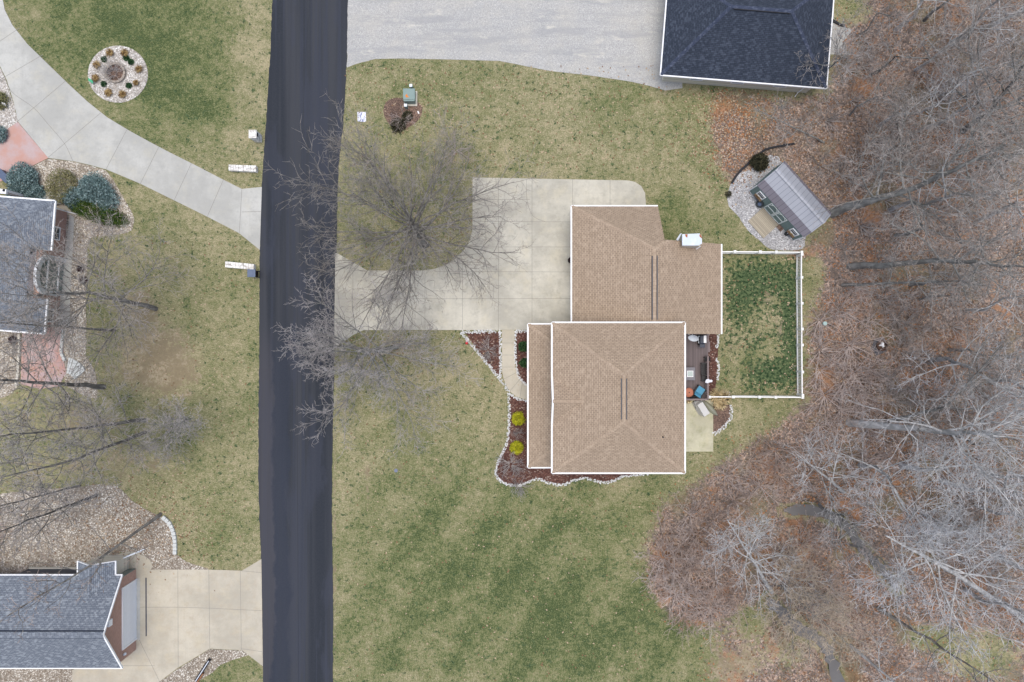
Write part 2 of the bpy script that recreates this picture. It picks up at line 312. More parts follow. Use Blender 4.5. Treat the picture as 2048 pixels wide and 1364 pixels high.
class MB:
    def __init__(s, T=None): s.v = []; s.f = []; s.mi = []; s.T = T; s.m = 0
    def add(s, vs, fs):
        b = len(s.v)
        if s.T is not None: vs = [s.T @ Vector(v) for v in vs]
        s.v += [tuple(v) for v in vs]; s.f += [tuple(i+b for i in f) for f in fs]; s.mi += [s.m]*len(fs); return s
    def box(s, c, d, rz=0, rx=0, ry=0):
        x, y, z = d[0]/2, d[1]/2, d[2]/2
        Rm = Matrix.Rotation(rz, 4, 'Z') @ Matrix.Rotation(ry, 4, 'Y') @ Matrix.Rotation(rx, 4, 'X')
        vs = [Vector(c) + (Rm @ Vector(p)) for p in [(-x, -y, -z), (x, -y, -z), (x, y, -z), (-x, y, -z), (-x, -y, z), (x, -y, z), (x, y, z), (-x, y, z)]]
        return s.add(vs, [(3, 2, 1, 0), (4, 5, 6, 7), (0, 1, 5, 4), (1, 2, 6, 5), (2, 3, 7, 6), (3, 0, 4, 7)])
    def beam(s, a, b, wd, ht, up=(0, 0, 1)):
        a, b = Vector(a), Vector(b); d = (b-a).normalized(); u = Vector(up); x = d.cross(u).normalized(); u = x.cross(d).normalized()
        vs = [p + x*(i*wd/2) + u*(j*ht/2) for p in (a, b) for i, j in ((-1, -1), (1, -1), (1, 1), (-1, 1))]
        return s.add(vs, [(0, 1, 2, 3), (7, 6, 5, 4), (0, 4, 5, 1), (1, 5, 6, 2), (2, 6, 7, 3), (3, 7, 4, 0)])
    def poly(s, pts):
        pts = [Vector(p) for p in pts]; tri = tessellate_polygon([pts]); n = Vector((0, 0, 0))
        for i in range(len(pts)): n += pts[i-1].cross(pts[i])
        if len(pts) <= 4: return s.add(pts, [tuple(range(len(pts)))])
        fs = []
        for t in tri:
            a, b, c = (pts[i] for i in t); fs.append(t if (b-a).cross(c-a).dot(n) >= 0 else t[::-1])
        return s.add(pts, fs)
    def prism(s, pts, z0, z1):
        """plan polygon (xy list) extruded"""
        ar = sum(pts[i-1][0]*pts[i][1]-pts[i][0]*pts[i-1][1] for i in range(len(pts)))
        if ar < 0: pts = pts[::-1]
        n = len(pts); s.poly([(x, y, z1) for x, y in pts])
        return s.add([(x, y, z0) for x, y in pts]+[(x, y, z1) for x, y in pts], [(i, (i+1) % n, n+(i+1) % n, n+i) for i in range(n)])
    def tube(s, pts, r, k=8, cap=True):
        pts = [Vector(p) for p in pts]; n = len(pts); rs = r if isinstance(r, (list, tuple)) else [r]*n; vs = []
        for i, p in enumerate(pts):
            d = (pts[min(i+1, n-1)]-pts[max(i-1, 0)]).normalized(); ref = Vector((0, 0, 1)) if abs(d.z) < .9 else Vector((1, 0, 0))
            x = d.cross(ref).normalized(); y = x.cross(d)
            vs += [p + (x*math.cos(a)+y*math.sin(a))*rs[i] for a in (2*math.pi*j/k for j in range(k))]
        fs = [(i*k+j, (i+1)*k+j, (i+1)*k+(j+1) % k, i*k+(j+1) % k) for i in range(n-1) for j in range(k)]
        if cap: fs += [tuple(range(k)), tuple(range((n-1)*k, n*k))[::-1]]
        return s.add(vs, fs)
    def lathe(s, c, prof, k=20):
        vs = [(c[0]+r*math.cos(2*math.pi*j/k), c[1]+r*math.sin(2*math.pi*j/k), c[2]+z) for r, z in prof for j in range(k)]
        n = len(prof); fs = [(i*k+j, i*k+(j+1) % k, (i+1)*k+(j+1) % k, (i+1)*k+j) for i in range(n-1) for j in range(k)]
        fs += [tuple(range((n-1)*k, n*k)), tuple(range(k))[::-1]]
        return s.add(vs, fs)
    def rock(s, c, d, jit=.25, rz=None):
        rz = uni(0, 6.28) if rz is None else rz; cs, sn = math.cos(rz), math.sin(rz); vs = []
        for z, k in ((-.5, .85), (.15, 1), (.5, .6)):
            for a in range(6):
                t = a*math.pi/3; q = k*uni(1-jit, 1+jit*.6); x = math.cos(t)*d[0]/2*q; y = math.sin(t)*d[1]/2*q
                vs.append((c[0]+x*cs-y*sn, c[1]+x*sn+y*cs, c[2]+z*d[2]*uni(.85, 1.15)))
        fs = [(i*6+j, i*6+(j+1) % 6, i*6+6+(j+1) % 6, i*6+6+j) for i in range(2) for j in range(6)]+[(12, 13, 14, 15, 16, 17)]
        return s.add(vs, fs)
    def build(s, name, mats, parent=None, loc=None, bevel=0, smooth=False, uv=True, label=None):
        me = bpy.data.meshes.new(name)
        if parent is not None: inv = root_matrix(parent).inverted()
        elif loc is not None: inv = Matrix.Translation(Vector(loc if len(loc) == 3 else (*loc, 0))).inverted()
        else: inv = None
        vs = s.v if inv is None else [tuple(inv @ Vector(v)) for v in s.v]
        me.from_pydata(vs, [], s.f)
        for m in (mats if isinstance(mats, (list, tuple)) else [mats]): me.materials.append(M[m])
        if max(s.mi, default=0): me.polygons.foreach_set("material_index", s.mi)
        if uv: plane_uv(me)
        if smooth: me.polygons.foreach_set("use_smooth", [True]*len(me.polygons))
        o = bpy.data.objects.new(name, me); C.objects.link(o)
        if parent is not None: o.parent = parent
        elif loc is not None: o.location = loc if len(loc) == 3 else (*loc, 0)
        if bevel:
            b = o.modifiers.new("bevel", 'BEVEL'); b.width = bevel; b.segments = 2; b.limit_method = 'ANGLE'
        if label: o["label"] = label
        return o
def plane_uv(me):
    uv = me.uv_layers.new(name="UVMap"); n = len(me.loops)
    co = np.empty(len(me.vertices)*3); me.vertices.foreach_get("co", co); co = co.reshape(-1, 3)
    vi = np.empty(n, int); me.loops.foreach_get("vertex_index", vi)
    me.update(); nr = np.empty(len(me.polygons)*3); me.polygons.foreach_get("normal", nr); nr = nr.reshape(-1, 3)
    ln = np.empty(len(me.polygons), int); me.polygons.foreach_get("loop_total", ln)
    fn = np.repeat(nr, ln, axis=0); hz = np.stack([-fn[:, 1], fn[:, 0], np.zeros(n)], 1)
    l = np.linalg.norm(hz, axis=1); flat = l < .02; hz[flat] = (1, 0, 0); l[flat] = 1; hz /= l[:, None]
    vv = np.cross(fn, hz); p = co[vi]
    uv.data.foreach_set("uv", np.stack([(p*hz).sum(1), (p*vv).sum(1)], 1).ravel())

def pxs(pts, z=0): return [W(x, y, z) for x, y in pts]
def slab(name, pts, z, mat, z0=-.06, parent=None, kind='structure'):
    b = MB(); b.prism(pxs(pts), z0, z); o = b.build(name, mat, parent)
    if kind and parent is None: o["kind"] = kind
    return o
def smooth_px(pts, n=6, closed=False):
    """Catmull-Rom through photo points"""
    P = [Vector(p) for p in pts]; out = []; m = len(P)
    for i in range(m if closed else m-1):
        a = P[(i-1) % m] if closed or i else P[0]; b = P[i]; c = P[(i+1) % m]; d = P[(i+2) % m] if closed or i+2 < m else P[-1]
        for k in range(n):
            t = k/n; out.append(.5*((2*b)+(c-a)*t+(2*a-5*b+4*c-d)*t*t+(3*b-a-3*c+d)*t**3))
    if not closed: out.append(P[-1])
    return [(p.x, p.y) for p in out]
def strip(b, pts, width, z):
    P = [Vector(W(*p)) for p in pts]; L = []; Rr = []
    for i, p in enumerate(P):
        d = (P[min(i+1, len(P)-1)]-P[max(i-1, 0)]).normalized(); nn = Vector((-d.y, d.x))*width/2; L.append(p+nn); Rr.append(p-nn)
    vs = [(q.x, q.y, z) for q in L]+[(q.x, q.y, z) for q in Rr]; n = len(P)
    b.add(vs, [(n+i, n+i+1, i+1, i) for i in range(n-1)])

# fast numpy mesh for twigs, leaves and blades
def np_mesh(name, verts, quads, mats, mi=None):
    me = bpy.data.meshes.new(name); nv, nq = len(verts), len(quads)
    me.vertices.add(nv); me.vertices.foreach_set("co", np.asarray(verts, np.float32).ravel())
    k = quads.shape[1]
    me.loops.add(nq*k); me.loops.foreach_set("vertex_index", np.asarray(quads, np.int32).ravel())
    me.polygons.add(nq); me.polygons.foreach_set("loop_start", np.arange(0, nq*k, k, dtype=np.int32))
    for m in mats: me.materials.append(M[m])
    if mi is not None: me.polygons.foreach_set("material_index", np.asarray(mi, np.int32))
    me.update(calc_edges=True); me.validate(); return me
def link(name, me, parent=None, loc=None):
    o = bpy.data.objects.new(name, me); C.objects.link(o)
    if parent is not None: o.parent = parent
    if loc is not None: o.location = loc
    return o
def tubes_mesh(name, polys, mat, k=3):
    """polys: list of (list of (x,y,z,r)); grouped by length and extruded to k-sided tubes"""
    groups = {}
    for p in polys: groups.setdefault(len(p), []).append(p)
    V = []; Q = []; base = 0
    for n, ps in groups.items():
        A = np.array(ps, float); P = A[..., :3]; r = A[..., 3]; B = len(ps)
        T = np.empty_like(P); T[:, 1:-1] = P[:, 2:]-P[:, :-2]; T[:, 0] = P[:, 1]-P[:, 0]; T[:, -1] = P[:, -1]-P[:, -2]
        T /= np.linalg.norm(T, axis=2, keepdims=True)+1e-9
        ref = np.where(np.abs(T[..., 2:3]) < .9, np.array([0, 0, 1.]), np.array([1., 0, 0]))
        X = np.cross(T, ref); X /= np.linalg.norm(X, axis=2, keepdims=True)+1e-9; Y = np.cross(X, T)
        a = np.arange(k)*2*np.pi/k
        ring = P[:, :, None]+r[:, :, None, None]*(X[:, :, None]*np.cos(a)[None, None, :, None]+Y[:, :, None]*np.sin(a)[None, None, :, None])
        V.append(ring.reshape(-1, 3))
        idx = base+np.arange(B*n*k).reshape(B, n, k); i0 = idx[:, :-1]; i1 = idx[:, 1:]
        Q.append(np.stack([i0, i1, np.roll(i1, -1, 2), np.roll(i0, -1, 2)], -1).reshape(-1, 4)); base += B*n*k
    me = np_mesh(name, np.concatenate(V), np.concatenate(Q), [mat])
    if k > 3: me.polygons.foreach_set("use_smooth", [True]*len(me.polygons))
    return me

# ---------------------------------------------------------------- ground cover masks
def seg_dist(X, Y, pts):
    P = np.array(pts, float); D = np.full(X.shape, 1e9)
    for (x0, y0), (x1, y1) in zip(P[:-1], P[1:]):
        dx, dy = x1-x0, y1-y0; t = np.clip(((X-x0)*dx+(Y-y0)*dy)/(dx*dx+dy*dy+1e-9), 0, 1)
        D = np.minimum(D, np.hypot(X-x0-t*dx, Y-y0-t*dy))
    return D
def inside(X, Y, pts):
    r = np.zeros(X.shape, bool); n = len(pts)
    for i in range(n):
        x0, y0 = pts[i-1]; x1, y1 = pts[i]
        if y0 == y1: continue
        c = ((y0 > Y) != (y1 > Y)) & (X < (x1-x0)*(Y-y0)/(y1-y0)+x0); r ^= c
    return r
def soft(X, Y, pts, w_):
    d = seg_dist(X, Y, list(pts)+[pts[0]]); s = np.where(inside(X, Y, pts), d, -d); return np.clip(.5+s/(2*w_), 0, 1)
WOODS = [(1705, -300), (1700, 40), (1665, 70), (1660, 185), (1560, 205), (1500, 190), (1440, 200), (1440, 250), (1455, 310), (1480, 360), (1560, 320), (1660, 440), (1600, 502), (1618, 520),
         (1618, 800), (1560, 850), (1480, 900), (1400, 960), (1330, 1010), (1295, 1090), (1300, 1180), (1340, 1235), (1420, 1262), (1428, 1364), (1440, 1700), (3000, 1700), (3000, -300)]
CREEK = [(1540, 1200), (1562, 1224), (1606, 1262), (1650, 1290), (1668, 1328), (1690, 1380), (1730, 1450)]
CREEK2 = [(1572, 1024), (1630, 1024), (1685, 1045), (1730, 1101), (1768, 1140), (1800, 1180)]
DRIVE_ = [(671, 507), (674, 506), (700, 521), (735, 541), (845, 541), (868, 538), (888, 531), (910, 518), (928, 500), (940, 480), (945, 458), (945, 355), (1255, 361), (1270, 364), (1282, 372), (1290, 386), (1292, 412), (1292, 480), (1200, 480), (1200, 659), (925, 660), (728, 660), (706, 670), (668, 698)]
UL_ = [(-300, -250), (-150, -130), (-60, -90), (0, -30), (10, 20), (25, 50), (55, 88), (95, 127), (135, 166), (175, 203), (215, 235), (260, 262), (300, 284), (340, 305), (400, 335), (440, 356), (484, 378), (524, 374), (520, 500), (478, 466), (410, 431), (345, 399), (280, 367), (213, 339), (180, 330), (150, 323), (97, 316), (67, 280), (37, 244), (28, 205), (14, 160), (-10, 110), (-120, -20), (-250, -100)]
LL_ = [(283, 1134), (290, 1139), (415, 1139), (484, 1141), (523, 1118), (526, 1332), (484, 1300), (420, 1297), (355, 1336), (318, 1364), (300, 1420), (145, 1420), (145, 1340), (200, 1310), (255, 1300), (255, 1130)]
def covers(X, Y):
    """X,Y in photo pixels -> green, leaf, dirt in 0..1"""
    def blob(x, y, r, a, ry=None): return a*np.exp(-(((X-x)/r)**2+((Y-y)/(ry or r))**2))
    g = np.full(X.shape, .37)
    left = X < 535
    for b in [(230, 20, 120, .35), (370, 90, 130, .35), (330, 190, 90, .25), (110, 110, 60, .1), (430, 230, 60, .15), (290, 260, 60, .1), (500, 130, 40, -.22, 150), (430, 300, 60, -.1),
              (1240, 190, 70, .28), (1360, 215, 40, .3), (1340, 420, 60, .35, 40), (1400, 470, 70, .3, 30), (1250, 260, 60, -.1), (1080, 220, 160, -.02), (900, 160, 90, .1), (1130, 290, 120, -.08), (1380, 300, 40, .15),
              (1000, 990, 110, .16), (860, 970, 110, .1), (820, 880, 70, .12), (930, 820, 80, -.1), (860, 740, 80, -.1), (960, 740, 40, -.12), (720, 1000, 40, .1), (690, 980, 20, -.2, 150),
              (800, 1100, 120, .22), (1000, 1100, 150, .2), (1150, 1200, 160, .32), (1330, 1280, 140, .42), (880, 1230, 150, .28), (760, 1300, 100, .15), (1080, 1330, 120, .3), (1180, 1040, 120, .12), (1350, 990, 60, .1), (1230, 1110, 60, -.12), (1010, 1250, 60, -.1),
              (1520, 560, 70, .3, 45), (1480, 700, 60, .1, 70), (1520, 750, 80, .2, 45), (1540, 640, 40, -.15, 30), (1470, 745, 18, -.3, 60), (1500, 690, 40, -.15, 25), (1460, 870, 60, .1), (1560, 830, 30, .15),
              (90, 390, 1, 0), (380, 480, 60, -.05), (480, 825, 25, .25), (505, 690, 10, .1, 200), (430, 1060, 50, .18), (450, 1340, 60, .3, 40), (300, 880, 80, .15), (230, 720, 60, .12), (490, 1000, 25, -.1, 100), (330, 520, 120, -.02)]:
        g = g + blob(*b)
    g = g+np.where((X < 530) & (Y < 330), .16*np.clip((470-X)/200, -.5, 1), 0)
    # mowing stripes
    st = np.sin((X*.8+Y*.6)/17.0)*.12; g = g+np.where((Y > 900) & (X > 660), st, 0)
    st2 = np.sin((X*.35-Y)/15.0)*.08; g = g+np.where((Y < 400) & (X < 540), st2, 0)
    leaf = soft(X, Y, WOODS, 45)
    for b in [(1470, 260, 60, .35, 60), (1450, 340, 40, .2, 40), (1620, 540, 40, -.15, 30), (1500, 1290, 70, -.28, 60), (1960, 1310, 120, -.75, 75), (1840, 1270, 55, -.5, 35), (1500, 1235, 50, -.7, 40), (1590, 1310, 45, -.5, 55), (1490, 1340, 60, -.35, 50), (1480, 1340, 40, -.1), (1730, 20, 40, -.5, 30), (1640, 560, 30, -.3, 60), (1690, 530, 30, -.2), (960, 720, 30, .25, 40),
              (850, 480, 60, .3), (795, 440, 100, .15), (795, 695, 30, .5), (700, 250, 30, .2, 40), (320, 1010, 60, .2, 40), (1440, 800, 20, .3, 10), (1590, 510, 30, .25, 8), (1590, 780, 25, .2, 14), (1350, 182, 60, .3, 10), (1950, 650, 80, .1)]:
        leaf = leaf+blob(*b)
    dc_ = np.minimum(seg_dist(X, Y, CREEK), seg_dist(X, Y, CREEK2)); leaf = leaf*np.clip((dc_-6)/20, .45, 1)
    dirt = .62*np.clip(1.25-dc_/26, 0, 1)
    for b in [(330, 720, 90, .22, 50), (220, 760, 60, .3, 40), (300, 640, 70, .25, 40), (160, 850, 120, .28, 30), (250, 900, 90, .25, 40), (70, 950, 80, .3, 30), (300, 960, 80, .22, 40), (390, 700, 40, .2, 50), (300, 745, 70, .25, 60), (120, 870, 90, .25, 60), (60, 930, 60, .25, 40), (300, 930, 50, .25, 30), (280, 610, 50, .3, 40), (260, 700, 60, .35), (320, 740, 60, .45), (330, 690, 50, .35), (370, 770, 40, .4, 50), (150, 820, 40, .45, 20), (160, 935, 30, .5, 20), (230, 930, 40, .35), (330, 860, 60, .25), (220, 840, 40, .35, 15), (270, 600, 60, .35, 50), (150, 690, 20, .2, 20), (40, 830, 40, .35, 30), (350, 990, 60, .15, 60),
              (790, 935, 14, .5, 6), (800, 955, 10, .5, 10), (870, 960, 22, .5, 12), (735, 940, 12, .3), (760, 900, 10, .4, 6), (1540, 600, 22, .6, 16), (1555, 635, 14, .55, 14), (1520, 665, 18, .3, 30), (1560, 660, 14, .5, 18), (1510, 720, 30, .25, 15), (1500, 740, 14, .35, 8), (1465, 720, 15, .25, 50), (1480, 690, 25, .3, 15),
              (1350, 185, 50, .5, 10), (1475, 1320, 50, 1.25, 65), (860, 770, 120, .2, 90), (760, 920, 90, .16, 60), (800, 450, 100, .22, 90), (940, 860, 60, .12), (470, 900, 30, .12, 180), (1150, 260, 200, .12, 40), (1370, 1262, 30, .2, 10), (1440, 1350, 60, .3, 30), (1650, 60, 20, .3, 40), (203, 697, 6, .6, 12), (735, 985, 6, .5, 90), (668, 1080, 4, .75, 300), (524, 420, 4, .3, 300), (1447, 590, 6, .5, 80), (1595, 650, 6, .3, 150)]:
        dirt = dirt+blob(*b)
    de = np.minimum(np.minimum(seg_dist(X, Y, DRIVE_), seg_dist(X, Y, UL_)), seg_dist(X, Y, LL_)); dirt = dirt+.34*np.clip(1-de/9, 0, 1)
    tuft_ = np.full(X.shape, .1)
    for b in [(1520, 565, 75, 1.05, 42), (1590, 545, 14, .6, 40), (1475, 640, 30, .55, 60), (1580, 690, 24, .8, 80), (1525, 745, 60, .95, 38), (1500, 690, 50, .5, 30), (1565, 620, 40, .5, 40)]: tuft_ = tuft_+blob(*b)
    for b in [(1548, 600, 20, -.7, 14), (1555, 640, 12, -.5, 16), (1480, 720, 22, -.6, 60), (1540, 700, 26, -.5, 20), (1510, 715, 20, -.4, 12)]: tuft_ = tuft_+blob(*b)
    tuft_ = tuft_*soft(X, Y, [(1447, 508), (1592, 508), (1598, 790), (1425, 790), (1425, 670), (1447, 670)], 6)
    return np.clip(g, 0, 1), np.clip(leaf, 0, 1), np.clip(dirt, 0, 1), np.clip(tuft_, 0, 1)
def ground():
    def axis(lo, hi, step, far):
        core = np.arange(lo, hi+step, step); out = [far*1.0]
        ext = np.array([4, 10, 20, 40, 80, 160, 320])
        return np.concatenate([(lo-ext)[::-1], core, hi+ext])
    xs = axis(-50, 52, .3, 0); ys = axis(-35, 35, .3, 0)
    X, Y = np.meshgrid(xs, ys); PX = 1024+X/GSD; PY = 682-Y/GSD
    g, l, d, tu = covers(PX, PY)
    dc = np.minimum(seg_dist(PX, PY, CREEK), seg_dist(PX, PY, CREEK2))*GSD
    r = np.random.RandomState(4); Z = np.zeros(X.shape)
    Z -= .7*np.clip(1-((dc+.25*np.sin(X*1.9)*np.sin(Y*2.3))/1.35)**2, 0, 1)**.9
    wz = np.clip((PX-1640)/120, 0, 1); Z += wz*(.12*np.sin(X*.7+1)*np.cos(Y*.55)+.05*np.sin(X*2.1)*np.sin(Y*1.7))
    n, m = X.shape; V = np.stack([X.ravel(), Y.ravel(), Z.ravel()], 1)
    i = np.arange(n*m).reshape(n, m); Q = np.stack([i[:-1, :-1], i[:-1, 1:], i[1:, 1:], i[1:, :-1]], -1).reshape(-1, 4)
    me = np_mesh("ground", V, Q, ['ground']); a = me.color_attributes.new("cover", 'FLOAT_COLOR', 'POINT')
    l = np.clip(l, 0, 1); a.data.foreach_set("color", np.stack([g.ravel(), l.ravel(), d.ravel(), tu.ravel()], 1).astype(np.float32).ravel())
    me.polygons.foreach_set("use_smooth", [True]*len(me.polygons))
    tag(link("ground", me), kind='structure')
    for nm, pts, wdt in (("creek_water", CREEK, 1.5), ("creek_water", CREEK2, 1.15)):
        b = MB(); P = smooth_px(pts, 6); z = -.42 if pts is CREEK else -.425; L = []; Q = []
        for i, p in enumerate(P):
            a, c = Vector(P[max(i-1, 0)]), Vector(P[min(i+1, len(P)-1)]); d = (c-a).normalized(); k = wdt/GSD*.5*min(1, .25+.3*i, .25+.3*(len(P)-1-i))
            L.append(W(p[0]-d.y*k*uni(.35, 1.0), p[1]+d.x*k*uni(.35, 1.0))); Q.append(W(p[0]+d.y*k*uni(.35, 1.0), p[1]-d.x*k*uni(.35, 1.0)))
        n = len(P); b.add([(*q, z) for q in L+Q], [(i, i+1, n+i+1, n+i) for i in range(n-1)]); tag(b.build(nm, 'water'), kind='structure')
ground()

# ---------------------------------------------------------------- road, drives, paths, beds
ROAD_L = [(560, -300), (545, 0), (541, 100), (531, 260), (524, 370), (520, 500), (519, 640), (517, 900), (519, 1040), (523, 1130), (526, 1364), (528, 1700)]
ROAD_R = [(700, -300), (696, 0), (693, 130), (687, 240), (678, 330), (675, 400), (673, 520), (670, 660), (666, 850), (664, 1000), (666, 1200), (666, 1364), (666, 1700)]
def jag(pts, n, amp):
    out = []
    for (x0, y0), (x1, y1) in zip(pts[:-1], pts[1:]):
        k = max(1, int(math.hypot(x1-x0, y1-y0)/n))
        out += [(x0+(x1-x0)*i/k+uni(-amp, amp), y0+(y1-y0)*i/k) for i in range(k)]
    return out+[pts[-1]]
slab("road", jag(smooth_px(ROAD_L, 4), 7, .8)+jag(smooth_px(ROAD_R, 4), 7, .8)[::-1], .03, 'asphalt')
b = MB(); strip(b, smooth_px([(625, -200), (620, 0), (612, 100), (604, 300), (600, 450), (597, 560), (595, 700), (595, 900), (596, 1100), (597, 1364), (597, 1600)], 4), .045, .034); tag(b.build("road_seam", 'seam'), kind='structure')
LOT = [(694, -200), (694, 135), (712, 128), (750, 118), (800, 117), (900, 119), (1000, 122), (1040, 130), (1100, 142), (1180, 151), (1260, 163), (1300, 172), (1330, 181), (1365, 176), (1360, 100), (1700, 110), (1703, 60), (1668, 40), (1660, -200)]
slab("gravel_lot", jag(LOT[:14], 6, 1.2)+LOT[14:], .018, 'lot')
DRIVE = DRIVE_
dr = slab("driveway", DRIVE, .04, 'conc')
b = MB()
for p in [[(997, 356), (997, 659)], [(925, 520), (925, 659)], [(850, 541), (850, 659)], [(780, 541), (780, 659)], [(1064, 357), (1064, 659)], [(1145, 359), (1145, 415)], [(1220, 361), (1220, 415)],
          [(946, 443), (1145, 444)], [(934, 494), (1145, 494)], [(870, 543), (1145, 544)], [(672, 598), (1145, 597)], [(946, 399), (1060, 399)], [(700, 541), (735, 541)], [(706, 541), (706, 670)],
          smooth_px([(1053, 358), (1054, 400), (1066, 432), (1092, 444)], 5)]:
    strip(b, p, .03, .044)
b.build("control_joint", 'joint', dr)
UL = UL_
d2 = slab("driveway", UL, .04, 'conc_grey')
b = MB()
for p in [[(-10, 90), (40, 56)], [(0, 160), (86, 110)], [(11, 159), (0, 163)], [(36, 243), (132, 162)], [(97, 315), (202, 226)], [(213, 338), (254, 260)], [(281, 368), (318, 294)], [(349, 400), (383, 327)], [(415, 433), (447, 360)], [(479, 466), (484, 379)], [(484, 424), (522, 423)],
          smooth_px([(14, 160), (25, 185), (68, 216), (98, 250), (130, 288), (146, 322)], 4)]:
    strip(b, p, .035, .044)
b.build("control_joint", 'joint', d2)
LL = LL_
d3 = slab("driveway", LL, .04, 'conc_tan')
b = MB()
for p in [[(356, 1140), (357, 1335)], [(418, 1140), (420, 1296)], [(481, 1141), (483, 1299)], [(275, 1214), (357, 1214), (420, 1216), (524, 1221)], [(275, 1271), (320, 1363)], [(240, 1331), (310, 1331)], [(481, 1141), (523, 1145)], [(483, 1297), (525, 1303)]]:
    strip(b, p, .03, .044)
b.build("control_joint", 'joint', d3)
b = MB(); strip(b, [(292.5, 1155), (293, 1272)], .13, .046); b.build("drain_grate", 'charcoal', d3)
PATH = [(1004, 660), (1004, 742), (1007, 757), (1013, 772), (1021, 784), (1033, 793), (1060, 801), (1075, 801), (1075, 770), (1057, 769), (1046, 764), (1037, 752), (1030, 735), (1029, 660)]
pw = slab("path", PATH, .045, 'conc_tan')
b = MB()
for p in [[(1004, 686), (1029, 686)], [(1004, 710), (1029, 710)], [(1004, 734), (1029, 734)], [(1008, 758), (1033, 745)], [(1020, 782), (1040, 758)], [(1040, 794), (1045, 765)]]: strip(b, p, .03, .049)
b.build("control_joint", 'joint', pw)
slab("patio", [(1340, 798), (1426, 800), (1426, 903), (1340, 903)], .06, 'conc_moss')
slab("patio", [(36, 244), (97, 316), (75, 327), (20, 355), (-60, 390), (-120, 330), (-20, 280), (10, 262)], .042, 'redpatio')
slab("patio", [(45, 650), (128, 640), (128, 722), (133, 745), (118, 772), (80, 778), (42, 768)], .042, 'redpatio')
slab("patio", smooth_px([(232, 1128), (232, 1112), (255, 1103), (285, 1108), (303, 1125), (300, 1140), (270, 1136), (250, 1128)], 4, True), .035, 'conc_tan')
slab("path", [(140, 428), (128, 535), (118, 598), (114, 654), (139, 655), (141, 600), (143, 545), (146, 500), (149, 436)], .05, 'conc_grey')
slab("path", [(110, 412), (160, 412), (195, 440), (210, 452), (195, 452), (150, 430), (110, 430)], .052, 'conc_tan')

def stuff(name, pts, z, mat, n=3, sm=True, jg=True):
    p = smooth_px(pts, n, True) if sm else pts
    if jg: p = jag(p+[p[0]], 5, 1.0)[:-1]
    b = MB(); b.prism(pxs(p), -.05, z); return tag(b.build(name, mat), kind='stuff')
stuff("mulch_bed", [(930, 665), (1000, 664), (1001, 752), (990, 748), (958, 706)], .02, 'mulch', sm=False)
stuff("mulch_bed", [(1030, 663), (1075, 663), (1075, 775), (1057, 771), (1047, 766), (1036, 750), (1031, 720)], .02, 'mulch', sm=False)
stuff("mulch_bed", [(1019, 790), (1035, 798), (1070, 803), (1070, 935), (1120, 938), (1310, 938), (1300, 948), (1250, 952), (1228, 962), (1205, 965), (1180, 957), (1163, 957), (1145, 962), (1124, 969), (1100, 966), (1082, 959), (1066, 959), (1048, 968), (1028, 970), (1008, 966), (994, 954), (992, 937), (1002, 912), (1013, 888), (1018, 850)], .02, 'mulch', sm=False)
stuff("mulch_bed", [(1410, 668), (1434, 668), (1437, 695), (1434, 720), (1436, 740), (1433, 765), (1425, 795), (1410, 795)], .02, 'mulch', sm=False)
stuff("mulch_bed", [(1426, 806), (1462, 810), (1460, 838), (1450, 852), (1438, 862), (1426, 867)], .02, 'mulch_brown', sm=False)
stuff("mulch_bed", [(772, 205), (795, 195), (838, 205), (845, 222), (832, 245), (800, 262), (780, 250), (768, 228)], .015, 'mulch_brown')
CIRC = [(236+60*math.cos(t), 148.5+57*math.sin(t)) for t in (i*math.pi/24 for i in range(48))]
stuff("gravel_bed", CIRC, .03, 'pebble_pale', sm=False, jg=False)
stuff("gravel_bed", [(97, 317), (150, 324), (180, 331), (213, 341), (230, 365), (250, 400), (264, 425), (269, 442), (264, 460), (250, 467), (215, 471), (185, 474), (176, 490), (174, 540), (172, 600), (173, 660), (172, 712), (190, 740), (196, 775), (193, 798), (165, 790), (130, 770), (128, 660), (110, 640), (112, 410), (60, 400), (20, 380), (40, 345), (75, 328)], .024, 'pebble', sm=False)
stuff("gravel_bed", [(-60, 60), (-10, 112), (12, 160), (27, 206), (36, 243), (10, 263), (-60, 300)], .024, 'pebble_pale', sm=False)
stuff("gravel_bed", [(-60, 664), (40, 664), (38, 770), (20, 790), (-60, 820)], .024, 'pebble', sm=False)
stuff("gravel_bed", [(-80, 1000), (20, 985), (90, 978), (150, 975), (200, 968), (235, 972), (252, 988), (262, 1000), (290, 1018), (315, 1030), (335, 1040), (347, 1060), (351, 1085), (350, 1106), (370, 1122), (395, 1131), (416, 1137), (416, 1139), (290, 1139), (300, 1125), (285, 1108), (240, 1104), (232, 1128), (232, 1160), (-80, 1160)], .022, 'pebble_mix', sm=False)
stuff("gravel_bed", [(-80, 1325), (145, 1325), (145, 1420), (-80, 1420)], .022, 'pebble_mix', sm=False)
stuff("gravel_bed", [(420, 1298), (484, 1301), (497, 1310), (470, 1318), (440, 1330), (425, 1345), (395, 1364), (370, 1420), (305, 1420), (318, 1365), (356, 1337)], .022, 'pebble_mix', sm=False)
stuff("gravel_bed", [(1462, 368), (1480, 345), (1503, 338), (1530, 312), (1553, 312), (1562, 322), (1600, 380), (1630, 440), (1612, 470), (1604, 498), (1545, 499), (1520, 482), (1495, 460), (1476, 432), (1458, 412), (1454, 392)], .022, 'pebble_grey')
b = MB(); strip(b, smooth_px([(690, 20), (690, 100), (685, 150)], 3), 1.1, .02); tag(b.build("gravel_bed", 'pebble_mix'), kind='stuff') if False else None
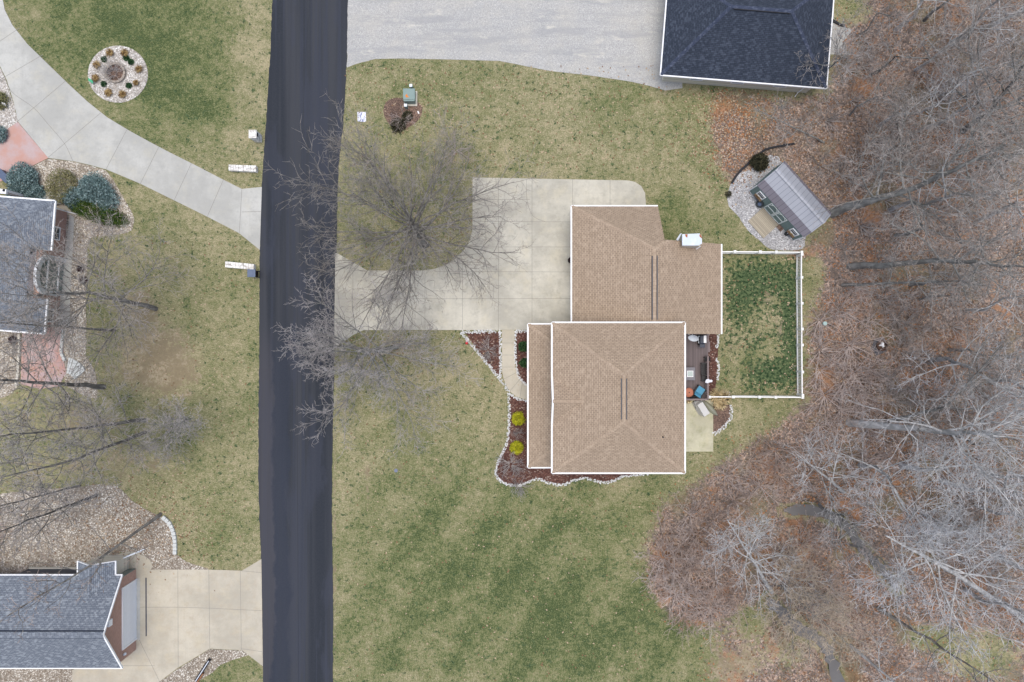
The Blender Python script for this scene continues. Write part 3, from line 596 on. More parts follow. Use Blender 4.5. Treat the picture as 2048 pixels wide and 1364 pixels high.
# faded edge of loose stone where the lot meets the road
def stones(name, lines, size, mat, rows=3, gap=.85):
    b = MB()
    for pts, wpx in lines:
        P = smooth_px(pts, 5) if len(pts) > 2 else pts; P = [Vector(W(*p)) for p in P]
        for a, c in zip(P[:-1], P[1:]):
            L = (c-a).length; d = (c-a)/L if L else Vector((1, 0)); nn = Vector((-d.y, d.x)); wd = wpx*GSD
            for i in range(int(L/(size*gap)*rows)):
                q = a+d*uni(0, L)+nn*uni(-.5, .5)*wd; s_ = size*uni(.55, 1.25)
                b.rock((q.x, q.y, .02+s_*.15), (s_, s_*uni(.6, .95), s_*.6))
    return tag(b.build(name, mat, uv=False), kind='stuff')
stones("stone_edging", [([(921, 663), (1000, 663)], 7), ([(1001, 663), (1001, 757)], 5), ([(923, 665), (960, 709), (996, 753), (1008, 768), (1017, 784)], 6),
                        ([(1032, 663), (1056, 663)], 6), ([(1031, 662), (1031, 720), (1037, 750), (1047, 765), (1058, 771)], 4.5), ([(1019, 787), (1032, 796), (1060, 803)], 5),
                        ([(1018, 786), (1018, 850), (1013, 888), (1002, 912), (992, 937), (994, 954), (1008, 966), (1030, 971), (1048, 968), (1068, 959), (1082, 959), (1100, 966), (1124, 970), (1145, 962), (1163, 957), (1180, 958), (1205, 965), (1225, 962), (1250, 952), (1296, 948)], 5)], .145, 'stone_w', 4)
stones("stone_edging", [([(1437, 669), (1437, 685), (1431, 696)], 6), ([(1432, 716), (1437, 735), (1434, 760)], 5), ([(1463, 810), (1460, 838), (1450, 852), (1438, 862), (1426, 868)], 7), ([(1446, 784), (1460, 788)], 8)], .145, 'stone_w', 4)

# ---------------------------------------------------------------- buildings
def roof(name, faces, mat, parent, thick=.12):
    b = MB()
    for f in faces:
        f = [Vector(p) for p in f]; n = (f[1]-f[0]).cross(f[2]-f[0])
        if n.z < 0: f = f[::-1]
        b.poly(f)
    return b.build(name, mat, parent)
def cap(b, a, c, wd=.27, lift=.005):
    if isinstance(b, Pieces): m = MB(); b.l.append(m); b = m
    """ridge / hip cap: shallow inverted V along a->c"""
    a, c = Vector(a), Vector(c); d = (c-a).normalized(); x = d.cross(Vector((0, 0, 1))).normalized(); h = Vector((0, 0, lift+.025)); e = Vector((0, 0, lift-.035))
    b.add([a-x*wd/2+e, a+h, a+x*wd/2+e, c-x*wd/2+e, c+h, c+x*wd/2+e], [(0, 1, 4, 3), (1, 2, 5, 4)])
    L = (c-a).length; n = max(2, int(L/.3))
    for i in range(n):
        p = a+d*(L*i/n); q = a+d*(L*(i+.55)/n); k = Vector((0, 0, .018))
        if rnd() < .5: b.add([p-x*wd/2+e+k, p+h+k, p+x*wd/2+e+k, q-x*wd/2+e+k, q+h+k, q+x*wd/2+e+k], [(0, 1, 4, 3), (1, 2, 5, 4)])
class Pieces:
    def __init__(s): s.l = []
    def build(s, name, mat, parent): return [m.build(name, mat, parent) for m in s.l]
def gutter(b, a, c, out=(0, 0), wd=.15, ht=.15):
    if isinstance(b, Pieces): m = MB(); b.l.append(m); b = m
    b.beam(Vector(a)-Vector((0, 0, .05)), Vector(c)-Vector((0, 0, .05)), wd, ht)
def window(parent, c, wd, ht, nrm, mat='glass', frame='white', bars=(1, 1), proud=.06):
    """window in a vertical wall; c centre, nrm outward xy"""
    n = Vector((nrm[0], nrm[1], 0)).normalized(); t = Vector((-n.y, n.x, 0)); c = Vector(c)
    b = MB(); f = .09
    for s_ in (-1, 1):
        b.beam(c+t*s_*(wd/2)+Vector((0, 0, -ht/2-f/2))+n*proud*.5, c+t*s_*(wd/2)+Vector((0, 0, ht/2+f/2))+n*proud*.5, proud, f, t)
        b.beam(c+Vector((0, 0, s_*ht/2))-t*(wd/2-f/2)+n*proud*.5, c+Vector((0, 0, s_*ht/2))+t*(wd/2-f/2)+n*proud*.5, f, proud, n) if False else b.beam(c+Vector((0, 0, s_*ht/2))-t*(wd/2-f/2)+n*proud*.5, c+Vector((0, 0, s_*ht/2))+t*(wd/2-f/2)+n*proud*.5, proud, f)
    for i in range(bars[0]-1):
        u = -wd/2+wd*(i+1)/bars[0]; b.beam(c+t*u-Vector((0, 0, ht/2))+n*.02, c+t*u+Vector((0, 0, ht/2))+n*.02, .03, .03, t)
    for i in range(bars[1]-1):
        u = -ht/2+ht*(i+1)/bars[1]; b.beam(c-t*wd/2+Vector((0, 0, u))+n*.02, c+t*wd/2+Vector((0, 0, u))+n*.02, .03, .03)
    o = b.build("window", frame, parent)
    g = MB(); g.add([c+t*a*wd/2+Vector((0, 0, e*ht/2))+n*.012 for a, e in ((-1, -1), (1, -1), (1, 1), (-1, 1))], [(0, 1, 2, 3)]); g.build("pane", mat, o)
    return o

def main_house():
    t = thing("house", "large house under tan-brown hip roofs with white gutters, beside the deck and fenced yard", "house", (9, -1, 0))
    # walls
    b = MB(); b.prism([(3.75, -10.25), (13.6, -10.25), (13.6, 1.05), (3.75, 1.05)], 0, 6.42)
    b.prism([(5.55, 1.053), (17.65, 1.053), (17.65, 7.95), (12.2, 7.95), (12.2, 11.2), (5.55, 11.2)], 0, 2.95)
    # garage gable end
    b.add([(12.6, 7.96, 2.95), (17.65, 7.96, 2.95), (17.65, 7.96, 3.05), (12.6, 7.96, 5.6)], [(3, 2, 1, 0)])
    b.add([(12.55, 7.95, 2.95), (12.55, 11.2, 2.95), (12.55, 11.2, 3.1), (12.55, 8.2, 5.5)], [(0, 1, 2, 3)])
    b.build("wall", 'cream', t)
    # main roof
    x0, x1, y0, y1, z = 3.25, 14.06, -10.73, 1.5, 6.5; ra, rb = (8.66, -2.62, 9.3), (8.66, -6.29, 9.3)
    c00, c10, c11, c01 = (x0, y0, z), (x1, y0, z), (x1, y1, z), (x0, y1, z)
    yc, hw, zr = -4.79, 1.9, 7.75; xb = x0+(zr-z)/((9.3-z)/(8.66-x0))
    fr, bk = (x0, yc, zr), (xb, yc, zr)
    rf = roof("roof", [[c01, c11, ra], [c11, c10, rb, ra], [c10, c00, rb], [c00, (x0, yc-hw, z), bk, (x0, yc+hw, z), c01, ra, rb],
                       [(x0, yc+hw, z), bk, fr], [(x0, yc-hw, z), fr, bk]], 'sh_brown', t)
    b = Pieces()
    for a, c in ((c00, rb), (c10, rb), (c11, ra), (c01, ra), (ra, rb), (fr, bk)): cap(b, a, c)
    b.build("ridge_cap", 'cap_brown', rf)
    b = MB()
    for s_ in (-.2, .2): b.beam((8.66+s_, -2.9, 9.24), (8.66+s_, -6.05, 9.24), .07, .13)
    b.build("ridge_vent", 'charcoal', rf)
    b = MB(); b.prism([(3.3, -10.7), (14.0, -10.7), (14.0, 1.45), (3.3, 1.45)], 6.36, 6.43); b.build("soffit", 'white', rf)
    b = MB(); b.add([(x0+.02, yc-hw, z-.02), (x0+.02, yc+hw, z-.02), (x0+.02, yc, zr-.03)], [(2, 1, 0)]); b.build("gable_face", 'cream', rf)
    b = Pieces()
    for a, c in ((c00, c10), (c10, c11), (c11, c01), (c01, (x0, yc+hw, z)), (c00, (x0, yc-hw, z)), ((x0, yc+hw, z), fr), ((x0, yc-hw, z), fr)): gutter(b, a, c)
    b.build("gutter", 'white', rf)
    # a vent pipe near the lower right
    b = MB(); q = W3(1326, 874, 7.6); b.tube([(q.x, q.y, 6.9), (q.x, q.y, 7.75)], .06, 8); b.build("vent_pipe", 'black', rf)
    # porch roof
    px0, py0, py1, pz = 1.38, -10.93, 1.47, 3.0; xw = 3.76; zt = 4.1; d = .9
    A, B_, Cc, D = (px0, py0, pz), (px0, py1, pz), (xw, py1-1.9, zt), (xw, py0+1.9, zt)
    pr = roof("porch_roof", [[A, B_, Cc, D], [B_, (xw, py1, pz), Cc], [A, D, (xw, py0, pz)]], 'sh_brown', t)
    b = Pieces(); cap(b, B_, Cc, .32); cap(b, A, D, .32); b.build("ridge_cap", 'cap_brown', pr)
    b = Pieces(); gutter(b, A, B_); gutter(b, B_, (xw, py1, pz)); gutter(b, A, (xw, py0, pz)); b.build("gutter", 'white', pr)
    b = MB(); b.prism([(px0+.05, py0+.05), (xw, py0+.05), (xw, py1-.05), (px0+.05, py1-.05)], 2.85, 2.93); b.build("soffit", 'white', pr)
    for yy in (-10.3, -7.2, -3.9, 1.0):
        b = MB(); b.box((1.75, yy, 1.44), (.18, .18, 2.8)); b.box((1.75, yy, .12), (.28, .28, .16)); b.build("porch_post", 'white', t)
    b = MB(); b.box((2.75, -4.7, .06), (1.95, 12.0, .2)); b.build("porch_floor", 'conc', t)
    # garage roof
    e, rx, rz, gy = 3.0, 11.65, 6.3, 7.55
    TL, TR = (5.14, 11.67, e), (12.6, 11.67, e); rend = (rx, gy, rz); kz = 5.82; K = (12.6, 8.15, kz); K2 = (12.6, 8.34, kz)
    gr = roof("garage_roof", [[TL, TR, K, rend], [(5.14, .6, e), TL, rend, (rx, .6, rz)], [rend, K, K2, (18.1, 8.38, e), (18.1, .6, e), (rx, .6, rz)]], 'sh_brown', t)
    b = Pieces(); cap(b, TL, rend); cap(b, K, rend); cap(b, rend, (rx, 1.3, rz)); b.build("ridge_cap", 'cap_brown', gr)
    b = MB()
    for s_ in (-.2, .2): b.beam((rx+s_, 6.95, rz-.06), (rx+s_, 1.75, rz-.06), .075, .15)
    b.build("ridge_vent", 'charcoal', gr)
    b = Pieces(); gutter(b, TL, TR); gutter(b, TL, (5.14, 1.5, e)); gutter(b, (18.1, 8.38, e), (18.1, .6, e)); b.build("gutter", 'white', gr)
    b = MB(); b.prism([(5.2, .65), (18.0, .65), (18.0, 8.3), (12.55, 8.3), (12.55, 11.6), (5.2, 11.6)], 2.86, 2.94); b.build("soffit", 'white', gr)
    # chimney chase with metal cap
    b = MB(); b.prism([(14.15, 7.85), (15.5, 7.85), (15.5, 8.75), (14.15, 8.75)], 0, 5.72)
    ch = b.build("chimney", 'stone_t', gr)
    b = MB(); b.prism([(14.0, 7.86), (15.3, 7.86), (15.62, 8.0), (15.62, 8.6), (15.45, 8.85), (14.0, 8.78)], 5.72, 5.86)
    b.build("chimney_cap", 'galv', ch)
    b = MB(); b.prism([(14.3, 8.55), (14.42, 8.5), (14.45, 8.78), (14.2, 8.77)], 5.863, 5.868); b.build("rust_stain", 'rust', ch); b = MB(); b.prism([(15.4, 8.62), (15.61, 8.42), (15.61, 8.58), (15.45, 8.83)], 5.863, 5.868); b.build("rust_stain", 'rust', ch)
    b = MB()
    for y in (8.86,): b.beam((13.75, 8.35, 5.35), (13.95, 8.86, 5.8), .05, .05)
    b.build("flashing", 'metal', ch); b = MB(); b.beam((15.6, 7.85, 5.55), (15.35, 7.65, 5.2), .05, .05); b.build("flashing", 'metal', ch); b = MB(); b.beam((13.7, 8.4, 5.3), (13.9, 8.82, 5.78), .12, .03); b.build("flashing", 'metal', ch)
    # garage doors and windows on the drive side, deck side
    for yc2 in (3.6, 8.2):
        b = MB(); b.box((5.53, yc2, 1.15), (.06, 3.6 if yc2 > 5 else 2.7, 2.25)); g = b.build("garage_door", 'white', t)
    for yy, zz in ((-8.6, 1.6), (-6.6, 1.6), (-8.6, 4.9), (-4.8, 4.9), (-1.2, 4.9)): window(t, (3.745, yy, zz), 1.1, 1.4, (-1, 0), bars=(2, 2))
    for yy, zz in ((-8.5, 1.6), (-8.5, 4.9), (-5, 4.9), (-1, 4.9)): window(t, (13.605, yy, zz), 1.3, 1.4, (1, 0), bars=(2, 1))
    for xx, zz in ((6, 1.6), (11, 1.6), (6, 4.9), (11, 4.9)): window(t, (xx, -10.255, zz), 1.1, 1.4, (0, -1), bars=(2, 2))
    b = MB(); b.box((3.73, -4.4, 1.1), (.06, 1.0, 2.1)); b.build("front_door", 'rustwood', t)
    b = MB(); b.box((13.63, -1.5, 1.6), (.05, 1.9, 2.05)); b.build("patio_door", 'glass', t)
main_house()

def rot_frame(px, py, z, ang):
    x, y = W(px, py, z); return Matrix.Translation((x, y, 0)) @ Matrix.Rotation(ang, 4, 'Z')

def dark_house():
    t = thing("house", "house with a dark blue-black shingle hip roof beside the grey gravel lot", "house", W(1490, 60))
    T = rot_frame(1321, 150, 2.75, math.radians(-4.6)); P = lambda x, y, z: T @ Vector((x, y, z))
    Wd, D, e, r = 14.45, 9.6, 2.75, 5.95
    a, b_, c, d = P(0, 0, e), P(Wd, 0, e), P(Wd, D, e), P(0, D, e); r0, r1 = P(4.75, 4.8, r), P(9.75, 4.8, r)
    rf = roof("roof", [[a, b_, r1, r0], [b_, c, r1], [c, d, r0, r1], [d, a, r0]], 'sh_dark', t)
    m = Pieces()
    for p, q in ((a, r0), (b_, r1), (c, r1), (d, r0)): cap(m, p, q, .3)
    cap(m, r0, r1, .3); m.build("ridge_cap", 'cap_dark', rf)
    m = MB(); m.beam(P(5, 4.62, r-.06), P(9.6, 4.62, r-.06), .05, .1); m.build("ridge_vent", 'black', rf)
    m = Pieces()
    for p, q in ((a, b_), (b_, c), (c, d), (d, a)): gutter(m, p, q, wd=.13)
    m.build("gutter", 'white', rf)
    m = MB(); m.prism([tuple(P(x, y, 0)[:2]) for x, y in ((.05, .05), (Wd-.05, .05), (Wd-.05, D-.05), (.05, D-.05))], 2.6, 2.67); m.build("soffit", 'white', rf)
    m = MB(); m.prism([tuple(P(x, y, 0)[:2]) for x, y in ((.65, .55), (Wd-.65, .55), (Wd-.65, D-.55), (.65, D-.55))], 0, 2.65); wl = m.build("wall", 'cream', t)
    n = T.to_3x3() @ Vector((0, -1, 0)); n2 = T.to_3x3() @ Vector((-1, 0, 0))
    for x in (3.5, 7.2, 11): window(t, P(x, .545, 1.5), 1.1, 1.0, n)
    m = MB(); q = P(.62, 3.2, 1.15); m.box(q, (.06, 2.6, 2.2), math.radians(-4.6)); m.build("garage_door", 'white', t)
    m = MB(); m.tube([P(13.6, .4, 2.6), P(13.2, .5, 2.3), P(13.0, .45, .2), P(12.8, .1, .08)], .045, 6); m.build("downspout", 'white', t)
dark_house()

M['stone_pale0'] = plain("entry_surround", (.58, .59, .6), .8, .12, 3)
def left_house():
    t = thing("house", "brick house with a light grey shingle roof and arched entry behind the leaning bare trees", "house", W(30, 530))
    ang = math.radians(-4.6)
    T = rot_frame(110, 402, 3.0, ang); P = lambda x, y, z: T @ Vector((x, y, z))   # x<0 into the house, y<0 down the photo
    D = 11.5; e = 3.0; k = .62; rx = -D/2; rz = e+k*D/2
    a, b_ = P(0, 0, e), P(0, -D, e); far = -16
    def on(x, y): return P(x, y, e-k*x)
    face = [a, on(0, -4.3), on(-1.25, -4.3), on(-1.25, -8.5), on(0, -8.5), b_, P(rx, -D/2, rz)]
    rf = roof("roof", [face, [a, P(rx, -D/2, rz), P(far, -D/2, rz), P(far, 0, e)], [b_, P(far, -D, e), P(far, -D/2, rz), P(rx, -D/2, rz)]], 'sh_grey', t)
    m = Pieces(); cap(m, a, P(rx, -D/2, rz)); cap(m, b_, P(rx, -D/2, rz)); cap(m, P(rx, -D/2, rz), P(far, -D/2, rz)); m.build("ridge_cap", 'sh_grey', rf)
    m = Pieces(); gutter(m, P(far, 0, e), a, wd=.18); gutter(m, a, P(0, -4.3, e), wd=.18); gutter(m, P(0, -8.5, e), b_, wd=.18); gutter(m, b_, P(far, -D, e), wd=.18); m.build("gutter", 'white', rf)
    pl = lambda *pts: [tuple(P(x, y, 0)[:2]) for x, y in pts]
    m = MB(); m.prism(pl((-.82, -.5), (-.82, -D+.5), (far+.5, -D+.5), (far+.5, -.5)), 0, 2.9); wl = m.build("wall", 'brick', t)
    m = MB(); m.prism(pl((-.05, -.05), (-.05, -4.3), (-1.3, -4.3), (-1.3, -8.5), (-.05, -8.5), (-.05, -D+.05), (far, -D+.05), (far, -.05)), 2.86, 2.93); m.build("soffit", 'white', rf)
    n = T.to_3x3() @ Vector((1, 0, 0))
    window(t, P(-.815, -2.6, 1.55), 1.1, 1.3, n, bars=(2, 2)); window(t, P(-.815, -9.9, 1.55), 1.1, 1.3, n, bars=(2, 2))
    # entry: white arched surround with tall window
    pts = [P(-.80, -6.4+1.75*math.cos(s), 2.35+1.45*math.sin(s)) for s in (math.pi*i/12 for i in range(13))]
    ins = [P(-.80, -6.4+1.35*math.cos(s), 2.3+1.05*math.sin(s)) for s in (math.pi*i/12 for i in range(13))]
    off = T.to_3x3() @ Vector((.25, 0, 0)); m = MB()
    o1 = [P(-.8, -4.65, .05)]+pts+[P(-.8, -8.15, .05)]; i1 = [P(-.8, -5.05, .05)]+ins+[P(-.8, -7.75, .05)]
    for i in range(len(o1)-1):
        m.add([o1[i], o1[i+1], i1[i+1], i1[i], o1[i]+off, o1[i+1]+off, i1[i+1]+off, i1[i]+off], [(4, 5, 6, 7), (0, 1, 5, 4), (3, 7, 6, 2), (3, 2, 1, 0)])
    en = m.build("entry_arch", 'stone_pale0', t)
    m = MB(); m.poly(i1 and [p+off*.3 for p in i1]); m.build("entry_glass", 'glass_teal', en)
    m = MB()
    for y, z0, z1 in ((-5.6, .1, 3.1), (-7.2, .1, 3.1)): m.beam(P(-.68, y, z0), P(-.68, y, z1), .1, .1)
    for z in (.75, 2.2): m.beam(P(-.68, -5.1, z), P(-.68, -7.7, z), .1, .1)
    m.build("entry_mullion", 'white', en)
    m = MB(); m.poly([P(-1.35, -4.4, 3.0), P(-1.35, -8.4, 3.0), P(-1.35, -8.0, 3.55), P(-1.35, -6.4, 4.0), P(-1.35, -4.8, 3.55)]); m.build("entry_wall", 'white', en)
    m = MB(); m.prism(pl((-.3, .3), (-.3, 1.2), (-3.5, 1.2), (-3.5, -.1)), .02, .3); m.build("porch_step", 'conc_grey', t)
    m = MB(); q = [P(-5.2, .6, 0), P(-4.6, .6, 0)]
    for p in q: m.box((p.x, p.y, 1.5), (.22, .22, 2.7), ang)
    m.box(P(-5.0, .5, 2.75), (1.2, .4, .2), ang); m.build("porch_column", 'white', t)
    m = MB(); m.tube([P(-.05, -.3, 2.8), P(-.6, -.45, 2.5), P(-.74, -.45, .2), P(.2, -.6, .06)], .05, 6); m.build("downspout", 'white', t)
left_house()

def garage_house():
    t = thing("house", "grey shingled gable house with brick end wall and wide white garage door at lower left", "house", W(120, 1240))
    X = -33.85; e = 2.75; yt, yb, yr = -20.3, -28.4, -24.35; rz = 5.5; far = -52
    rf = roof("roof", [[(far, yt, e), (far, yr, rz), (X, yr, rz), (X, yt, e)], [(far, yb, e), (X, yb, e), (X, yr, rz), (far, yr, rz)]], 'sh_grey', t)
    k = (rz-e)/(yt-yr); wx0, wx1, wf = -37.7, -34.42, -19.1; wr = (wx0+wx1)/2; wz = e+(wx1-wr)*.68; yv = yt-(wz-e)/k
    roof("wing_roof", [[(wx0, wf, e), (wx0, yt, e), (wr, yv, wz), (wr, wf, wz)], [(wx1, wf, e), (wr, wf, wz), (wr, yv, wz), (wx1, yt, e)]], 'sh_grey', rf)
    m = Pieces(); cap(m, (far, yr, rz), (X, yr, rz), .5); cap(m, (wr, wf, wz), (wr, yv, wz), .25); m.build("ridge_cap", 'sh_grey', rf)
    m = MB(); m.beam((far, yr+.3, rz-.16), (X, yr+.3, rz-.16), .06, .1); m.beam((far, yr-.32, rz-.2), (X, yr-.32, rz-.2), .05, .08); m.build("ridge_vent", 'navy', rf)
    m = Pieces(); gutter(m, (far, yt, e), (wx0, yt, e), wd=.1); gutter(m, (wx1, yt, e), (X, yt, e), wd=.1); gutter(m, (far, yb, e), (X, yb, e), wd=.1)
    gutter(m, (wx0, yt, e), (wx0, wf, e), wd=.12); gutter(m, (wx1, yt, e), (wx1, wf, e), wd=.12)
    gutter(m, (X, yt, e), (X, yr, rz), wd=.1); gutter(m, (X, yb, e), (X, yr, rz), wd=.14); gutter(m, (wx0, wf, e), (wr, wf, wz), wd=.06); gutter(m, (wx1, wf, e), (wr, wf, wz), wd=.06); m.build("gutter", 'white', rf)
    wx = -34.12; m = MB(); y0, y1 = yb+.4, yt-.4
    m.prism([(far+.3, y0), (wx, y0), (wx, y1), (-37.4, y1), (-37.4, yt-.95), (far+.3, yt-.95)], 0, e-.03)
    m.add([(wx, y0, e-.03), (wx, y1, e-.03), (wx, yr, rz-.12)], [(0, 1, 2)]); wl = m.build("wall", 'brick', t)
    m = MB(); m.prism([(wx0+.35, y1+.003), (wx1-.35, y1+.003), (wx1-.35, wf-.35), (wx0+.35, wf-.35)], 0, e-.05)
    m.add([(wx0+.35, wf-.35, e-.05), (wx1-.35, wf-.35, e-.05), (wr, wf-.35, wz-.2)], [(2, 1, 0)]); m.build("wing_wall", 'cream', t)
    m = MB(); m.box((-40.7, y1-.25, 1.25), (6.2, .62, 2.3)); m.build("window_band", 'navy', t)
    m = MB(); m.box((-40.6, y1+.13, .12), (6.2, .12, .2)); m.build("sill", 'cream', t)
    # garage door y from 1160..1275 at the base
    ya, yb2 = (682-1160)*GSD, (682-1275)*GSD
    m = MB(); m.box((wx+.02, (ya+yb2)/2, 1.12), (.05, ya-yb2, 2.16)); m.build("garage_door", 'door_white', t)
    m = MB(); m.box((wx+.05, (ya+yb2)/2, 2.26), (.1, ya-yb2+.24, .12)); m.box((wx+.05, ya+.07, 1.12), (.1, .12, 2.16)); m.box((wx+.05, yb2-.07, 1.12), (.1, .12, 2.16)); m.build("door_trim", 'white', t)
    m = MB(); m.box((wx+.12, yr+.55, 4.35), (.24, .55, .5)); m.build("gable_vent", 'white', t)
    m = MB(); m.lathe((wx+.1, y0+.5, 1.9), [(.09, 0), (.13, .08), (.09, .25), (.03, .32)], 10); m.build("wall_lamp", 'metal', t)
    m = MB(); m.prism([(wx, ya+.2), (wx+.35, ya+.2), (wx+.35, yb2-.2), (wx, yb2-.2)], .041, .046); m.build("threshold", 'conc_grey', t)
    window(t, (-34.3-.0, y1+.0, 1.3), .1, .1, (0, 1)) if False else None
    m = MB(); m.box(((wx1+wx)/2-.3, y1+.04, 1.2), (.9, .06, 2.1)); m.build("side_door", 'glass_teal', t)
    m = MB()
    m.beam((wx1-.15, wf-.3, 2.6), (wx1-.15, wf-.3, .1), .12, .12); m.beam((wx1-.3, wf-.3, .5), (wx1+1.3, wf+.35, .5), .08, .06); m.beam((wx1-.3, wf-.3, 1), (wx1+1.3, wf+.35, .98), .08, .06); m.build("porch_railing", 'metal', t)
M['door_white'] = lined("door_white_panels", (.79, .80, .82), 1, .55, .85, .03, .5, .03)
garage_house()

def shed():
    F0, F1 = Vector(W(1498, 381)), Vector(W(1587.5, 480.7)); d = (F1-F0); L = d.length; ang = math.atan2(d.y, d.x)
    t = thing("garden_shed", "green gambrel garden shed with grey metal roof and wooden ramp on grey pebbles", "shed", tuple((F0+F1)/2), ang)
    T = Matrix.Translation((F0.x, F0.y, 0)) @ Matrix.Rotation(ang, 4, 'Z'); P = lambda x, y, z: T @ Vector((x, y, z)); D = 3.05
    prof = [(-.07, 2.2), (.42, 2.95), (D/2, 3.6), (D-.42, 2.95), (D+.12, 2.2)]
    m = MB()
    for i in (1, 2):
        (ya, za), (yb, zb) = prof[i], prof[i+1]; m.poly([P(-.04, ya, za), P(L+.04, ya, za), P(L+.04, yb, zb), P(-.04, yb, zb)])
    rf = m.build("roof", 'shedroof', t)
    m = MB()
    for i in (0, 3):
        (ya, za), (yb, zb) = prof[i], prof[i+1]; m.poly([P(-.04, ya, za), P(L+.04, ya, za), P(L+.04, yb, zb), P(-.04, yb, zb)])
    m.build("lower_roof", 'shedroof_low', rf)
    m = Pieces(); a, c = P(-.04, D/2, 3.62), P(L+.04, D/2, 3.62); cap(m, a, c, .36, .02); m.build("ridge_cap", 'shedroof', rf)
    m = MB(); m.T = T
    m.prism([(0, 0), (L, 0), (L, D), (0, D)], 0, 2.2)
    for x in (0, L): m.add([(x, 0, 2.2), (x, .45, 2.88), (x, D/2, 3.52), (x, D-.45, 2.88), (x, D, 2.2)], [(0, 1, 2, 3, 4) if x == 0 else (4, 3, 2, 1, 0)])
    m.build("wall", 'shedwall', t)
    m = MB(T)
    for x in (0, L): m.box((x, -.015, 1.0), (.09, .06, 2.0))
    m.build("corner_trim", 'white', t)
    cx = L*.5
    m = MB(T); m.box((cx, -.03, 1.02), (2.0, .05, 1.95)); dd = m.build("door", 'shedwall', t)
    m = MB(T)
    for x in (cx-1.0, cx-.06, cx+.06, cx+1.0): m.box((x, -.065, 1.02), (.1, .03, 1.97))
    for z in (.1, 1.0, 1.95): m.box((cx-.53, -.066, z), (.84, .03, .1)); m.box((cx+.53, -.066, z), (.84, .03, .1))
    for s_ in (-1, 1):
        m.beam((cx+s_*.95, -.064, 1.55), (cx+s_*.75, -.064, 1.92), .03, .08, (0, -1, 0)); m.beam((cx+s_*.1, -.064, 1.55), (cx+s_*.3, -.064, 1.92), .03, .08, (0, -1, 0))
    m.build("door_trim", 'shed_trim', dd)
    n = T.to_3x3() @ Vector((0, -1, 0))
    for x in (.95, L-.75):
        window(t, P(x, -.005, 1.35), .72, .85, n, bars=(1, 2), proud=.1)
        m = MB(T); m.box((x, -.14, .78), (.85, .24, .2)); pb = m.build("window_box", 'boxwood', t)
        v = leafball((0, 0, 0), (.4, .1, .1), 120, .07, 3); me = np_mesh("dried_plants", np.array([T @ Vector((x+p[0], -.14+p[1], .9+p[2])) for p in v[0]]) , v[1], ['grass_rust'])
        inv = root_matrix(t).inverted(); me.transform(inv); link("dried_plants", me, pb)
    m = MB(T); m.prism([(cx-1.05, -.12), (cx+1.05, -.12), (cx+1.05, -1.95), (cx-1.05, -1.95)], .02, .1); o = m.build("ramp", 'ramp', t)
    for v in o.data.vertices: pass
M['boxwood'] = plain("box_wood", (.17, .115, .085), .8, .2, 5)
M['shed_trim'] = plain("shed_trim_pale", (.66, .70, .67), .6, .06)

# leaf clouds ------------------------------------------------------
def leafball(c, rad, n, size, seed, shell=.55, flat=0.0, lump=.18, aspect=1.6):
    """n small leaf quads through an ellipsoid (upper part), lumpy outline; returns verts, quads"""
    r = np.random.RandomState(seed); u = r.normal(size=(n, 3)); u /= np.linalg.norm(u, axis=1, keepdims=True); u[:, 2] = np.abs(u[:, 2])*1.0-.15*r.rand(n)
    k = r.normal(size=(7, 3)); k /= np.linalg.norm(k, axis=1, keepdims=True)
    lump_ = 1+lump*np.sin((u @ k.T)*5+r.rand(7)*6).mean(1)*1.7
    rr = (shell+(1-shell)*r.rand(n)**.6)*lump_
    P = np.array(c)+u*rr[:, None]*np.array(rad)
    a = r.normal(size=(n, 3)); a = a+u*.6; a /= np.linalg.norm(a, axis=1, keepdims=True)
    b = np.cross(a, r.normal(size=(n, 3))); b /= np.linalg.norm(b, axis=1, keepdims=True)+1e-9
    s = size*(.6+.8*r.rand(n))[:, None]
    V = np.stack([P-b*s*.4, P+a*s*aspect*.5-b*s*.15, P+a*s*aspect, P+b*s*.4+a*s*.3], 1).reshape(-1, 3)
    return V, np.arange(n*4).reshape(n, 4)
def bush(name, label, cat, px, py, rad, h, mat, n=2600, size=.09, seed=0, group=None, shape=None, ry=None, rz=0, lump=.18, zc=None):
    """evergreen or leafy bush with a woody stem and a lumpy crown of leaf faces"""
    z = h*.55; x, y = W(px, py, z)
    t = thing(name, label, cat, (x, y, 0), rz, group)
    V, Q = leafball((0, 0, h*.35), (rad, ry or rad, h*.68), n, size, seed, lump=lump)
    V2, Q2 = leafball((0, 0, h*.2), (rad*.85, (ry or rad)*.85, h*.5), n//3, size*1.3, seed+7, lump=lump); Q2 = Q2+len(V)
    V = np.concatenate([V, V2]); V[:, 2] = np.maximum(V[:, 2], .02)
    link("foliage", np_mesh("foliage", V, np.concatenate([Q, Q2]), [mat]), t)
    m = MB()
    for i in range(5):
        a = i*1.256+seed; m.tube([(x, y, 0), (x+rad*.25*math.cos(a), y+rad*.25*math.sin(a), h*.35), (x+rad*.45*math.cos(a), y+rad*.45*math.sin(a), h*.6)], [.035, .025, .01], 5)
    m.build("stem", 'bark_dark', t, uv=False)
    return t
